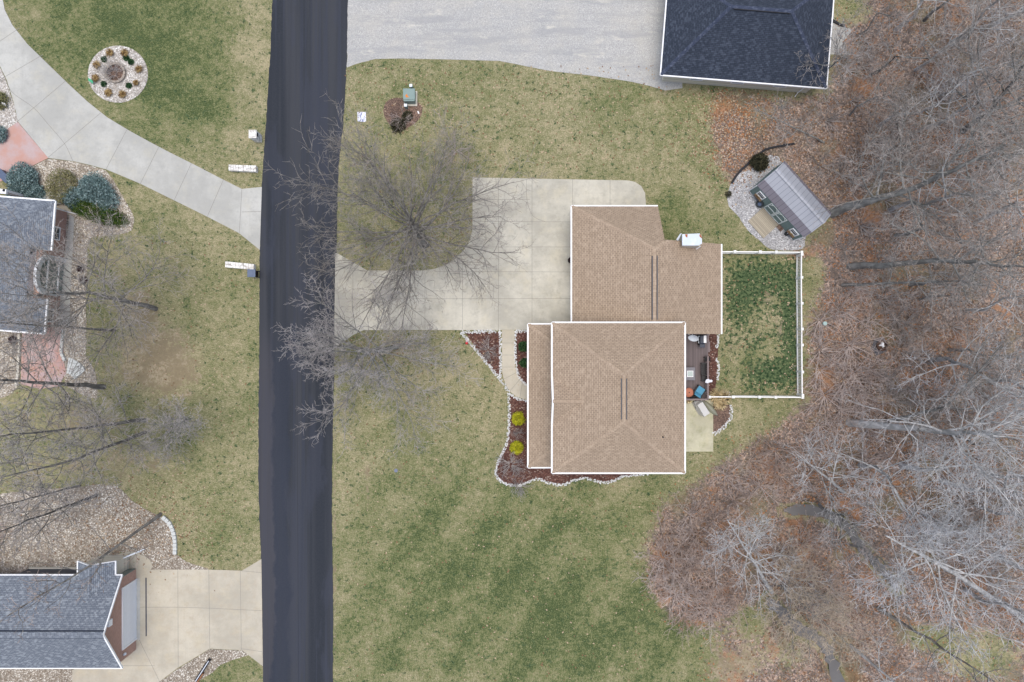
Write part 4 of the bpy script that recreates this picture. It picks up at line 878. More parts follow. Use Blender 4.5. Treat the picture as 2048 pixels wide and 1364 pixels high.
def tuft(name, label, cat, px, py, rad, h, mat, n=170, seed=0, group=None):
    """clump of ornamental grass blades arching outward"""
    x, y = W(px, py, h*.5); t = thing(name, label, cat, (x, y, 0), 0, group); r = random.Random(seed); P = []
    for i in range(n):
        a = r.random()*6.283; rr = rad*(.35+.65*r.random()); hh = h*(.55+.45*r.random()); q = rad*.16*r.random()
        P.append([(q*math.cos(a), q*math.sin(a), 0, .012), (rr*.4*math.cos(a), rr*.4*math.sin(a), hh*.75, .016), (rr*.8*math.cos(a+.15), rr*.8*math.sin(a+.15), hh*.9, .013), (rr*math.cos(a+.2), rr*math.sin(a+.2), hh*.62, .006)])
    link("blades", tubes_mesh("blades", P, mat, 3), t); return t
shed()

# ---------------------------------------------------------------- trees
def vadd(a, b, k=1.0): return (a[0]+b[0]*k, a[1]+b[1]*k, a[2]+b[2]*k)
def vnorm(a):
    l = math.sqrt(a[0]*a[0]+a[1]*a[1]+a[2]*a[2]) or 1; return (a[0]/l, a[1]/l, a[2]/l)
def tilt(d, ang, az):
    """direction at angle `ang` from d, turned by az around it"""
    ref = (0, 0, 1) if abs(d[2]) < .9 else (1, 0, 0)
    x = vnorm((d[1]*ref[2]-d[2]*ref[1], d[2]*ref[0]-d[0]*ref[2], d[0]*ref[1]-d[1]*ref[0]))
    y = (x[1]*d[2]-x[2]*d[1], x[2]*d[0]-x[0]*d[2], x[0]*d[1]-x[1]*d[0])
    c, s, ca, sa = math.cos(ang), math.sin(ang), math.cos(az), math.sin(az)
    return vnorm((d[0]*c+(x[0]*ca+y[0]*sa)*s, d[1]*c+(x[1]*ca+y[1]*sa)*s, d[2]*c+(x[2]*ca+y[2]*sa)*s))
def grow(r, p, d, L, rad, lvl, P, big, small):
    """one branch polyline, then its children. P: params"""
    n = (7, 6, 5, 4, 3)[lvl]; wob = P['wob'][lvl]; up = P['up'][lvl]; step = L/(n-1); pts = [(*p, rad)]; q = p; dd = d; dirs = [d]
    for i in range(1, n):
        dd = vnorm((dd[0]+r.gauss(0, wob), dd[1]+r.gauss(0, wob), dd[2]+r.gauss(0, wob)+up)); q = vadd(q, dd, step)
        if q[2] < .3: q = (q[0], q[1], .3)
        pts.append((*q, rad*(1-.72*i/(n-1)))); dirs.append(dd)
    (big if lvl <= P.get('bl', 1) else small).append(pts)
    if lvl >= P['lv']: return
    nc = P['n'][lvl]; nc = max(2, int(nc*(.75+.5*r.random())*(min(1.25, .45+L/P['L'][lvl]*.6)))); az = r.random()*6.28
    for i in range(nc):
        f = P['from'][lvl]+(1-P['from'][lvl])*(i+r.random())/nc; k = min(n-2, int(f*(n-1))); u = f*(n-1)-k
        a, b = pts[k], pts[k+1]; s = (a[0]+(b[0]-a[0])*u, a[1]+(b[1]-a[1])*u, a[2]+(b[2]-a[2])*u); az += 2.4+r.gauss(0, .4)
        ang = P['ang'][lvl]*(.75+.5*r.random()); cl = L*P['len'][lvl]*(P['fl'][0]-P['fl'][1]*f)*(.65+.7*r.random()); cr = max(P['rmin'], (a[3]+(b[3]-a[3])*u)*.62)
        grow(r, s, tilt(dirs[k+1], ang, az), cl, cr, lvl+1, P, big, small)
BASE = dict(lv=4, n=[12, 9, 7, 5], L=[9, 4.5, 2.2, 1.0], wob=[.05, .13, .17, .22, .25], up=[0, .10, .06, .04, .02], ang=[.85, .8, .75, .7], len=[.62, .55, .52, .5], rmin=.0165, lr=.5)
BASE['fl'] = (1.15, .65); BASE['from'] = [.35, .2, .12, .1]
def tree_meshes(seed, trunk, r0, limbL, P=None, bark='bark_grey', twig='twig_grey', name="tree", limb_az=None, limb_el=(.25, .8)):
    """trunk: list of local xyz points base->top; limbs leave it between fork and tip"""
    Pm = dict(BASE); Pm.update(P or {}); r = random.Random(seed); big = []; small = []
    pts = [(*p, r0*(1-Pm.get('taper', .78)*i/(len(trunk)-1))) for i, p in enumerate(trunk)]
    f0 = pts[0]; pts[0] = (f0[0], f0[1], f0[2], r0*1.25)
    # refine the trunk with a little wobble
    fine = []
    for a, b in zip(pts[:-1], pts[1:]):
        for k in range(3):
            u = k/3; w_ = .0 if (k == 0) else .045*r0*6; fine.append(tuple(a[j]+(b[j]-a[j])*u+(r.gauss(0, w_) if j < 2 else 0) for j in range(4)))
    fine.append(pts[-1]); big.append(fine)
    n = len(fine); az = r.random()*6.28; nl = Pm['n'][0]; fr = Pm['from'][0]
    for i in range(nl):
        f = fr+(1-fr)*(i+.6*r.random())/nl; k = min(n-2, int(f*(n-1))); u = f*(n-1)-k; a, b = fine[k], fine[k+1]
        s = tuple(a[j]+(b[j]-a[j])*u for j in range(3)); az += 2.4+r.gauss(0, .25)
        el = limb_el[0]+(limb_el[1]-limb_el[0])*((f-fr)/(1-fr+1e-6))+r.gauss(0, .12)
        aa = az if limb_az is None else limb_az[0]+r.gauss(0, limb_az[1])
        d = (math.cos(aa)*math.cos(el), math.sin(aa)*math.cos(el), math.sin(el))
        grow(r, s, d, limbL*(1.15-.45*(f-fr)/(1-fr))*(.7+.5*r.random()), max(.03, (a[3]+(b[3]-a[3])*u)*Pm['lr']), 1, Pm, big, small)
    return tubes_mesh("trunk", big, bark, 6), tubes_mesh("crown", small, twig, 3)
def plant_tree(name, label, base, top, h, r0, limbL, seed, P=None, bark='bark_grey', twig='twig_grey', group=None, bend=None, **kw):
    """base/top are photo points; the top is unprojected at its own height h"""
    B = Vector((*W(*base), 0)); Tp = W3(top[0], top[1], h)-B
    mid = Tp*.5+Vector((0, 0, 0))
    if bend: q = W3(bend[0], bend[1], bend[2])-B; trunk = [(0, 0, -.15), tuple(q*.55), tuple(q), tuple((q+Tp)/2), tuple(Tp)]
    else: trunk = [(0, 0, -.15)]+[tuple(Tp*f) for f in (.25, .5, .75, 1)]
    t = thing(name, label, "tree", tuple(B), 0, group); mt, mc = tree_meshes(seed, trunk, r0, limbL, P, bark, twig, **kw)
    link("trunk", mt, t); link("crown", mc, t); return t
def copy_thing(t, loc, rz, s, label=None):
    c = t.copy(); C.objects.link(c); c.location = loc; c.rotation_euler = (0, 0, rz); c.scale = (s, s, s)
    if label: c["label"] = label
    for ch in t.children:
        k = ch.copy(); C.objects.link(k); k.parent = c
        for g in ch.children:
            q = g.copy(); C.objects.link(q); q.parent = k
    return c

def all_trees():
    def D(n, f, **k): return dict(n=n, **{'from': [f, .18, .1, .08]}, **{'bl': 2, **k})
    T = lambda label, base, top, h, r0, L, seed, P, bk, tw, **k: plant_tree(k.pop('name', "bare_tree"), label, base, top, h, r0, L, seed, P, bk, tw, **k)
    fan = dict(bl=2, up=[0, .03, .02, .02, .0], taper=.3, len=[.62, .48, .5, .5], ang=[.85, .66, .7, .7], fl=(.95, .3))
    P1 = D([36, 10, 5, 3], .45, lr=.34, rmin=.0165, **fan); P1['from'] = [.45, .32, .15, .1]
    T("wide bare shade tree between the road and the main driveway", (851, 489), (818, 440), 4.6, .30, 8.6, 5, P1, 'bark_dark', 'twig_mid', limb_el=(.02, 1.0))
    P2 = D([24, 10, 7, 4], .45, lr=.45, **fan); P2['from'] = [.45, .32, .15, .1]
    T("bare tree reaching over the road below the main driveway's mouth", (795, 694), (716, 706), 4.4, .2, 6.6, 8, P2, 'bark_grey', 'twig_lilac', limb_az=(3.6, 1.5), limb_el=(.02, .95))
    # left-hand yard
    T("leaning bare tree with thick dark trunk just below the red patio", (208, 774), (-60, 755), 13, .21, 5.6, 21, D([16, 8, 5, 3], .4), 'bark_dark', 'twig_grey')
    T("bare tree whose crown spreads across the grey brick house's entry", (312, 618), (60, 590), 13, .19, 6.6, 22, D([24, 9, 6, 3], .18, lr=.45), 'bark_dark', 'twig_grey', bend=(176, 584, 7.0), limb_el=(-.05, .8))
    T("slender bare tree lying across the grey brick house's lower eave", (230, 661), (-70, 640), 14, .11, 2.8, 23, D([12, 7, 5, 3], .35), 'bark_dark', 'twig_grey')
    T("tall straight bare tree in the lawn left of the road, upper of two long trunks", (292, 841), (-40, 878), 15, .15, 4.2, 24, D([22, 8, 6, 3], .15, lr=.35), 'bark_dark', 'twig_lilac')
    T("bare tree with bent trunk, lower of two long trunks in the left lawn", (290, 864), (-30, 965), 14, .15, 4.8, 25, D([20, 9, 6, 3], .2, lr=.4), 'bark_dark', 'twig_lilac', bend=(162, 915, 8.0))
    T("bare small tree with hazy grey twigs nearest the road in the left lawn", (330, 866), (385, 836), 6.5, .08, 3.2, 26, D([24, 10, 7, 3], .1), 'bark_grey', 'twig_lilac')
    T("thin dark bare tree at the top edge of the leafy gravel bed", (160, 971), (-40, 1022), 12, .09, 3.2, 27, D([15, 8, 5, 3], .25), 'bark_dark', 'twig_grey')
    T("bare tree with short stout trunk standing inside the leafy gravel bed", (194, 990), (-30, 1075), 13, .13, 4.0, 28, D([17, 8, 6, 3], .25), 'bark_dark', 'twig_lilac')
    T("bare tree leaning over the grey roof of the garage house", (322, 1027), (15, 1232), 12, .14, 3.4, 29, D([11, 7, 5, 3], .3), 'bark_dark', 'twig_brown', bend=(190, 1125, 6.8))
    # woods, individually readable trees
    T("thick grey tree whose trunk starts at the shed's right corner", (1662, 428), (2010, 290), 15, .34, 6.5, 41, D([18, 9, 6, 3], .22, lr=.4), 'bark_grey', 'twig_grey', bend=(1860, 362, 9.0), limb_el=(0, .8))
    T("tall grey tree with straight horizontal-looking trunk right of the fence's upper corner", (1698, 533), (2060, 535), 16, .27, 4.6, 42, D([14, 8, 6, 3], .45), 'bark_grey', 'twig_grey', bend=(1900, 521, 10))
    T("slimmer grey tree just below the tall straight one right of the fence", (1685, 570), (1950, 560), 13, .14, 3.4, 43, D([13, 8, 6, 3], .35), 'bark_grey', 'twig_grey')
    T("thick pale grey tree forking right of the fence's lower corner", (1698, 845), (2000, 868), 14, .31, 6.4, 44, D([14, 8, 5, 3], .42), 'bark_pale', 'twig_pale', bend=(1900, 865, 9.5))
    T("grey tree rising beside the pale forking tree and curving up to the right", (1768, 846), (2005, 690), 13, .18, 4.4, 45, D([14, 8, 6, 3], .4), 'bark_grey', 'twig_grey', bend=(1890, 815, 7.5))
    T("big tree with dense silver-white crown spreading over the creek", (2090, 1262), (1770, 1070), 11, .27, 6.4, 46, D([19, 9, 6, 3], .38), 'bark_pale', 'twig_silver', bend=(1880, 1130, 7.5), limb_el=(-.05, .6))
    T("pale bare tree leaning toward the lawn above the brush patch", (1545, 1185), (1455, 1040), 9, .17, 4.6, 47, D([16, 9, 6, 3], .3), 'bark_pale', 'twig_pale', limb_el=(0, .8))
    T("bare tree with tan buds leaning over the creek bend", (1560, 1170), (1640, 1240), 6, .1, 4.8, 48, D([20, 9, 7, 4], .15), 'bark_grey', 'twig_tan', name="budding_tree")
    T("large forking grey tree at the upper right edge of the woods", (1925, 262), (2060, 120), 13, .28, 7.5, 49, D([20, 9, 6, 3], .18), 'bark_grey', 'twig_grey', bend=(1985, 215, 5.0))
    T("narrow dark tree standing upright in the woods above the shed", (1808, 328), (1790, 215), 10, .12, 3.6, 50, D([13, 8, 6, 3], .4), 'bark_dark', 'twig_grey')
    T("small grey tree leaning left between dark-roofed house and shed", (1650, 285), (1505, 215), 6, .09, 2.4, 51, D([14, 8, 6, 3], .3), 'bark_grey', 'twig_grey')
    T("grey tree beside the creek with limbs fanning toward the fence", (1690, 985), (1590, 905), 8, .14, 4.2, 52, D([12, 8, 5, 3], .25), 'bark_pale', 'twig_pale')
    T("dark bare tree slanting down through the lower right corner", (1755, 1215), (2040, 1395), 12, .16, 3.4, 53, D([11, 7, 5, 3], .3), 'bark_dark', 'twig_grey')
    T("grey bare tree with slanted trunk left of the dark one in the lower right corner", (1700, 1290), (1880, 1440), 9, .14, 3.6, 54, D([12, 7, 5, 3], .3), 'bark_pale', 'twig_pale')
    T("bare tree whose crown overhangs the dark roof's right corner", (1640, 150), (1690, 110), 7, .1, 3.4, 55, D([14, 8, 6, 3], .2), 'bark_grey', 'twig_lilac')
    # filler woods: a few kinds, copied
    kinds = []
    for i, (bk, tw, h, L, r0) in enumerate([('bark_pale', 'twig_grey', 12, 4.4, .18), ('bark_grey', 'twig_lilac', 10, 3.8, .14), ('bark_pale', 'twig_silver', 13, 4.8, .2), ('bark_grey', 'twig_brown', 8, 3.4, .1)]):
        t = thing("bare_tree", "grey leafless tree packed among many others in the leaf-strewn woods", "tree", (*W(1780+40*i, 420+150*i), 0), 0, "bare trees packed in the woods")
        r = random.Random(90+i); tr = [(0, 0, -.15)]+[(r.gauss(0, .35)*k, r.gauss(0, .35)*k, h*k/4) for k in (1, 2, 3, 4)]
        mt, mc = tree_meshes(70+i, tr, r0, L, dict(n=[13, 7, 5, 3], bl=2, rmin=.018, **{'from': [.28, .18, .1, .08]}), bk, tw); link("trunk", mt, t); link("crown", mc, t); kinds.append(t)
    spots = [(1720, 70, 3), (1790, 60, 0), (1850, 40, 1), (1900, 90, 0), (1960, 60, 2), (1740, 150, 1), (1830, 140, 0), (1880, 190, 3), (1700, 230, 3), (1760, 250, 0), (1840, 260, 2), (1980, 330, 1), (1740, 340, 3), (1880, 400, 0), (1960, 440, 2),
             (1790, 470, 1), (1840, 600, 3), (1930, 620, 0), (1900, 700, 1), (1980, 760, 0), (1840, 720, 3), (1720, 930, 2), (1800, 930, 2), (1880, 960, 2), (1960, 940, 0), (1950, 1010, 2), (1850, 1030, 1), (1990, 1110, 2), (1700, 1090, 3), (1930, 1180, 0), (1640, 1010, 1)]
    for px, py, k in spots:
        copy_thing(kinds[k], (*W(px, py), 0), uni(0, 6.28), uni(.75, 1.05))
M['twig_tan'] = plain("twig_tan", (.52, .43, .33), .9, .25, 2)
all_trees()

def shrub_mesh(seed, n, h, spread, rmin=.009, kids=(5, 3), wob=.12):
    r = random.Random(seed); small = []; P = dict(BASE); P.update(dict(lv=4, n=[0, 0, kids[0], kids[1]], rmin=rmin, L=[9, 9, h, h*.5], wob=[.05, .13, wob, .2, .25], up=[0, 0, .03, .03, .0], len=[.6, .6, .5, .5]))
    for i in range(n):
        a = r.random()*6.283; el = 1.45-spread*math.sqrt(r.random()); q = .1+.12*r.random()
        grow(r, (q*math.cos(a), q*math.sin(a), .05), (math.cos(a)*math.cos(el), math.sin(a)*math.cos(el), math.sin(el)), h*(.6+.5*r.random()), rmin*2.2, 2, P, small, small)
    return small
def shrubs():
    def make(name, label, cat, px, py, mesh, group=None, s=1, rz=0):
        t = thing(name, label, cat, (*W(px, py), 0), rz, group); link("twigs", mesh, t); t.scale = (s, s, s); return t
    brown = [tubes_mesh("twigs", shrub_mesh(200+i, 13, 3.3, 1.3, .019, (6, 3)), ('twig_brown', 'twig_pink', 'twig_brown')[i], 3) for i in range(3)]
    pink = [tubes_mesh("twigs", shrub_mesh(210+i, 15, 3.6, 1.15, .019, (5, 2)), 'twig_pink', 3) for i in range(3)]
    grey = [tubes_mesh("twigs", shrub_mesh(230+i, 15, 3.4, 1.15, .016, (6, 3)), ('twig_grey', 'twig_lilac', 'twig_grey')[i], 3) for i in range(3)]
    lil = [tubes_mesh("twigs", shrub_mesh(220+i, 26, 1.5, 1.2, .011), 'twig_lilac', 3) for i in range(2)]
    for j, (x, y, s) in enumerate([(1330, 1070, 1), (1325, 1115, 1.05), (1360, 1095, 1.1), (1395, 1070, 1), (1345, 1150, 1.05), (1380, 1140, 1.1), (1420, 1110, 1), (1350, 1190, .95), (1390, 1190, 1), (1430, 1160, 1), (1420, 1215, .9), (1370, 1225, .8), (1470, 1190, .9), (1380, 1030, .8), (1430, 1040, .9),
                                   (1470, 1000, .8), (1450, 950, .7), (1500, 920, .8), (1550, 900, .9), (1520, 970, .9), (1560, 950, .9), (1610, 960, .8), (1600, 1090, .9), (1560, 1120, 1), (1620, 1140, 1), (1660, 1180, .9), (1700, 1200, .9), (1600, 1180, .9)]):
        make("thicket_shrub", "brown leafless thicket shrub massed in the brush patch along the lawn's right edge", "shrub", x, y, brown[j % 3], "thicket shrubs along the lawn edge", s, j*1.3)
    for j, (x, y, s) in enumerate([(1640, 640, .8), (1680, 620, .9), (1640, 700, .9), (1700, 690, 1), (1740, 640, .9), (1690, 760, 1.1), (1650, 790, .9), (1740, 740, .9), (1680, 820, .9), (1640, 740, .8), (1760, 600, .8), (1800, 700, .9), (1790, 640, .7), (1820, 780, .8), (1730, 800, .8), (1640, 850, .7), (1760, 520, .6), (1830, 650, .7), (1690, 500, .6), (1720, 450, .7), (1680, 350, .8), (1640, 330, .7), (1700, 200, .7), (1690, 140, .8), (1740, 90, .7), (1650, 240, .7), (1740, 280, .8), (1800, 200, .8), (1770, 400, .7)]+[(uni(1700, 2040), uni(10, 1180), uni(.6, 1.0)) for _ in range(44)]):
        make("sapling_shrub", "many-stemmed leafless sapling in the leaf litter of the woods right of the white fence", "shrub", x, y, (pink if x < 1760 and y > 560 else grey)[j % 3], "saplings between fence and woods", s, j*2.1)
    make("twiggy_shrub", "bare twiggy shrub inside the triangular red mulch bed", "shrub", 977, 700, lil[0], None, .85)
    make("twiggy_shrub", "bare shrub in the mulch bed between the two yellow bushes", "shrub", 1037, 868, lil[1], None, .5)
    make("twiggy_shrub", "wide bare shrub filling the lower left corner of the long mulch bed", "shrub", 1022, 928, lil[0], None, 1.05, 1)
    make("twiggy_shrub", "hazy bare shrub at the wavy stone edging under the porch corner", "shrub", 1040, 972, lil[1], None, .8, 2)
    make("twiggy_shrub", "small bare tree-like shrub in the lawn right of the big shade tree's crown", "shrub", 912, 300, pink[2], None, .8, 2)
    make("twiggy_shrub", "purple-grey bare shrub at the middle of the round gravel bed", "shrub", 229, 148, lil[1], None, .9, 0)
    make("twiggy_shrub", "pale bare shrub spreading over the dark green hedge", "shrub", 208, 445, pink[1], None, .7, 3)
    make("twiggy_shrub", "dark bare shrub in the mulch patch below the transformer", "shrub", 806, 240, brown[1], None, .45, 0)
    make("twiggy_shrub", "reddish brush at the far left of the leafy gravel bed", "shrub", 8, 1065, brown[2], None, .9, 0)
shrubs()

# ---------------------------------------------------------------- garden plants
def plants():
    B = bush
    B("spruce_shrub", "large round blue-green spruce shrub beside the red patio", "shrub", 42, 358, 1.42, 1.5, 'spruce', 3600, .1, 1)
    B("spruce_shrub", "small blue-green spruce shrub touching the white eave corner's upper side", "shrub", 68, 386, .9, 1.0, 'spruce', 1700, .1, 2)
    B("spruce_shrub", "smallest blue-green spruce shrub at the far left by the eave", "shrub", 28, 388, .75, .8, 'spruce', 1300, .1, 3)
    B("spruce_shrub", "tall blue-green spruce shrub nearest the curving driveway", "shrub", 184, 376, 1.45, 1.6, 'spruce', 3800, .1, 4, None, None, 1.35)
    B("spruce_shrub", "blue-green spruce shrub joined to the right of the tall one, above the hedge", "shrub", 208, 400, 1.15, 1.1, 'spruce', 2200, .1, 5)
    B("spruce_shrub", "round blue-green spruce shrub at the upper left end of the hedge", "shrub", 145, 397, 1.0, 1.05, 'spruce', 1900, .1, 6)
    B("olive_shrub", "olive and brown loose shrub between two spruce shrubs", "shrub", 122, 372, 1.45, 1.3, 'olive', 2800, .08, 7, None, None, 1.75, -.5)
    B("hedge", "dark green clipped hedge angled down to the pebble bed's tip", "hedge", 192, 424, 2.95, 1.1, 'boxgreen', 6000, .075, 8, None, None, .95, -.33, .1)
    B("yew_bush", "dark round evergreen bush behind the black edging at the shed", "bush", 1520, 324, .82, 1.0, 'yew', 2200, .09, 9)
    B("yellow_bush", "upper of two bright yellow round bushes before the front porch", "bush", 1036, 838, .6, .75, 'yellow', 1500, .07, 10)
    B("yellow_bush", "lower of two bright yellow round bushes before the front porch", "bush", 1033, 895, .6, .75, 'yellow', 1500, .07, 11)
    B("green_bush", "deep green small bush under the porch eave, upper of two by the front walk", "bush", 1047, 693, .45, .6, 'bush_green', 800, .08, 12)
    B("green_bush", "green and tan small bush under the porch eave, lower of two by the front walk", "bush", 1048, 726, .42, .6, 'bush_green', 650, .08, 13)
    B("dark_plant", "dark maroon leafy plant in the pebbles before the arched entry, rounder one", "plant", 160, 537, .28, .4, 'darkred', 420, .08, 14)
    B("dark_plant", "dark maroon sprawling plant in the pebbles, lower of two before the entry", "plant", 166, 560, .36, .3, 'darkred', 380, .08, 15)
    B("dark_plant", "rust brown plant in the pebbles left of the red patio", "plant", 25, 680, .4, .3, 'darkred', 380, .08, 16)
    B("dead_plant", "blackish dead plant at the bottom of the transformer's mulch patch", "plant", 796, 250, .75, .35, 'yew', 700, .09, 17)
    B("dead_plant", "blackish dead plant right below the lower grey utility pedestal", "plant", 814, 232, .5, .35, 'yew', 500, .09, 18)
    cx, cy, k = 170, 85, 135/1416
    for i, (x, y, nm) in enumerate([(515, 215, "top left"), (825, 215, "top right"), (1125, 555, "right"), (1070, 845, "small lower right"), (785, 1085, "bottom right"), (490, 1050, "bottom left"), (220, 745, "left, beside the green sign"), (245, 470, "upper left")]):
        tuft("grass_clump", "tan ornamental grass clump in the round gravel bed, %s" % nm, "grass clump", cx+x*k, cy+y*k, (.32 if 'small' in nm else .45), .4, 'grass_rust', 190, 300+i, "tan grass clumps ringing the round gravel bed")
    for i, (x, y, nm) in enumerate([(395, 350, "upper left"), (860, 320, "top"), (960, 405, "upper right"), (385, 865, "lower left"), (915, 900, "lower right")]):
        B("green_plant", "small dark green plant in the round gravel bed, %s of its centre" % nm, "plant", cx+x*k, cy+y*k, .26, .25, 'bush_green', 300, .07, 320+i, "green plants in the round gravel bed")
    for i, (x, y, nm) in enumerate([(1432, 792, "left of three by the deck corner"), (1448, 795, "right of three by the deck corner"), (1440, 806, "lowest of three by the deck corner")]):
        tuft("grass_clump", "tall straw-coloured grass clump, %s" % nm, "grass clump", x, y, .8, 1.0, 'grass_tan', 300, 340+i, "straw-coloured grass by the deck corner")
    tuft("grass_clump", "small tan plant clump at the patio's upper left under the main eave", "grass clump", 1378, 801, .35, .4, 'grass_tan', 120, 350)
plants()

# ---------------------------------------------------------------- fences
def fence(name, label, posts, vertical_px, z=1.15):
    """posts: list of world xy; white vinyl picket fence"""
    t = thing(name, label, "fence", posts[0])
    for i, p in enumerate(posts):
        m = MB(); m.box((*p, .6), (.13, .13, 1.24)); o = m.build("post", 'vinyl', t)
        m = MB(); m.box((*p, 1.235), (.23, .23, .03)); m.add([(p[0]+dx*.1, p[1]+dy*.1, 1.25) for dx, dy in ((-1, -1), (1, -1), (1, 1), (-1, 1))]+[(p[0], p[1], 1.31)], [(0, 1, 4), (1, 2, 4), (2, 3, 4), (3, 0, 4)]); m.build("post_cap", 'vinyl', o)
    for a, b in zip(posts[:-1], posts[1:]):
        A, B = Vector((*a, 0)), Vector((*b, 0)); d = (B-A); L = d.length; d /= L; m = MB()
        for zz in (.14, 1.06): m.beam(A+d*.07+Vector((0, 0, zz)), B-d*.07+Vector((0, 0, zz)), .1, .1)
        n = int(L/.13); ang = math.atan2(d.y, d.x)
        for i in range(1, n): q = A+d*(L*i/n); m.box((q.x, q.y, .61), (.065, .03, 1.04), ang)
        m.build("picket_panel", 'vinyl', t)
FX = lambda px: (px-1024)*GSD*(H-1.25)/H
FY = lambda py: (682-py)*GSD*(H-1.25)/H
fence("fence", "white vinyl picket fence along the top of the backyard, ending at the house eave", [(17.8, FY(503)), (FX(1470), FY(503)), (FX(1521), FY(503.3)), (FX(1553), FY(503.6)), (FX(1604), FY(504))], 0)
fence("fence", "long white vinyl picket fence down the right side of the backyard facing the woods", [(FX(1604.5), FY(504)-.2)]+[(FX(x), FY(y)) for x, y in ((1604, 554.6), (1604.5, 606.5), (1605, 658), (1605, 690), (1605.5, 744))]+[(FX(1606), FY(795)+.2)], 0)
fence("fence", "white vinyl picket fence along the bottom of the backyard, starting at the deck corner", [(FX(1419), FY(794)), (FX(1467), FY(794)), (FX(1519.6), FY(794.3)), (FX(1552), FY(794.6)), (FX(1605.8), FY(795))], 0)

# ---------------------------------------------------------------- deck and its things
DZ = .45
def deck():
    x1 = (1416.5-1024)*GSD*(H-DZ)/H; y0 = (682-797)*GSD*(H-DZ)/H
    t = thing("deck", "dark grey-brown board deck with low rails behind the main house", "deck", (15.7, -2, 0))
    m = MB(); m.prism([(13.63, y0), (x1, y0), (x1, .9), (13.63, .9)], DZ-.06, DZ); m.build("floor", 'deck', t)
    m = MB(); m.prism([(x1-.02, -.05), (x1+.16, -.05), (x1+.16, -1.0), (x1-.02, -1.0)], DZ-.2, DZ-.004); m.build("step", 'deckrail', t)
    m = MB()
    for x in (13.8, 15.7, x1-.15):
        for y in (y0+.15, -2, .6): m.box((x, y, (DZ-.06)/2), (.14, .14, DZ-.06))
    m.build("joist_post", 'deckrail', t)
    rz_ = DZ+.9
    def rail(a, b):
        m = MB(); A, B = Vector((*a, rz_)), Vector((*b, rz_)); m.beam(A, B, .14, .04); m.beam(A-Vector((0, 0, .75)), B-Vector((0, 0, .75)), .05, .09)
        L = (B-A).length; n = int(L/.16); d = (B-A)/L
        for i in range(n+1): q = A+d*(L*i/n); m.box((q.x, q.y, DZ+.44), (.035, .035, .86))
        m.build("railing", 'deckrail', t)
    rx = (1416-1024)*GSD*(H-rz_)/H; ry = (682-799)*GSD*(H-rz_)/H
    rail((rx, -1.35), (rx, ry)); rail((14.5, ry), (rx, ry))
    for a, b in (((rx, -.05), (rx, .7)),): rail(a, b)
    # satellite dish on the garage eave
    q = W3(1387.5, 675, 3.2); d = thing("satellite_dish", "pale grey oval satellite dish at the garage eave above the deck", "satellite dish", (q.x, .55, 2.9))
    m = MB(); n = Vector((-.35, -.75, .55)).normalized(); c = Vector((q.x, q.y, 3.15)); ux = Vector((.83, .5, 0)).normalized(); ux = (ux-n*ux.dot(n)).normalized(); uy = n.cross(ux)
    rings = []
    for i, rr in enumerate((0, .18, .34, .45)): rings.append([c+ux*rr*1.0*math.cos(a)+uy*rr*.92*math.sin(a)+n*(.45*rr*rr) for a in (j*math.pi/10 for j in range(20))])
    vs = [p for r in rings for p in r]; m.add(vs, [(i*20+j, i*20+(j+1) % 20, i*20+20+(j+1) % 20, i*20+20+j) for i in range(3) for j in range(20)])
    m.add([p-n*.02 for p in vs], [(i*20+j, i*20+20+j, i*20+20+(j+1) % 20, i*20+(j+1) % 20) for i in range(3) for j in range(20)]); m.build("dish", 'metal', d, smooth=True)
    m = MB(); f = W3(1382, 664, 3.45); m.tube([c-uy*.3, Vector((c.x-.12, c.y+.3, 3.2)), Vector((f.x, f.y, 3.35))], .022, 6); m.box((f.x, f.y, 3.4), (.12, .08, .1)); m.tube([Vector((q.x-.5, .62, 3.1)), c-n*.05], .02, 6); m.build("arm", 'metal', d)
    m = MB(); m.tube([c-n*.03, Vector((c.x+.1, c.y+.3, 2.95)), Vector((c.x+.1, .62, 2.9))], .03, 6); m.build("mast", 'charcoal', d)
    # grill
    gx, gy = W(1406.5, 680, DZ+1); g = thing("grill", "black gas grill with pale steel lid at the deck's top end", "grill", (gx, gy, DZ))
    m = MB(); m.box((gx, gy, DZ+.38), (.5, .9, .62)); m.build("cabinet", 'black', g, bevel=.02)
    m = MB(); m.box((gx-.06, gy+.03, DZ+.82), (.42, .72, .22)); m.build("lid", 'navy', g, bevel=.06)
    m = MB(); m.box((gx+.17, gy+.07, DZ+.96), (.24, .64, .04)); m.build("lid_panel", 'white', g, bevel=.01)
    m = MB(); m.box((gx, gy-.52, DZ+.72), (.44, .3, .05)); m.build("side_shelf", 'navy', g, bevel=.01)
    m = MB(); m.tube([(gx-.36, gy-.28, DZ+.8), (gx-.36, gy+.36, DZ+.8)], .022, 8); m.tube([(gx-.36, gy-.26, DZ+.8), (gx-.26, gy-.26, DZ+.8)], .018, 6); m.tube([(gx-.36, gy+.34, DZ+.8), (gx-.26, gy+.34, DZ+.8)], .018, 6); m.build("handle", 'metal', g)
    for sx in (-1, 1):
        m = MB(); m.tube([(gx-.2, gy+.4*sx, DZ+.06), (gx+.2, gy+.4*sx, DZ+.06)], .06, 8); m.build("wheel", 'rubber', g)
    # fire table
    fx, fy = W(1380, 747.5, DZ+.6); f = thing("fire_table", "square grey fire table with white-rimmed glass burner on the deck", "table", (fx, fy, DZ))
    m = MB(); m.box((fx-.05, fy, DZ+.6), (1.0, 1.15, .06)); m.build("table_top", 'firetop', f, bevel=.012)
    m = MB(); m.box((fx-.05, fy, DZ+.285), (.72, .8, .57)); m.build("base", 'charcoal', f)
    m = MB()
    for dx, dy, sx, sy in ((0, .25, .56, .05), (0, -.25, .56, .05), (.25, 0, .05, .45), (-.25, 0, .05, .45)): m.box((fx+dx, fy+dy, DZ+.655), (sx, sy, .05))
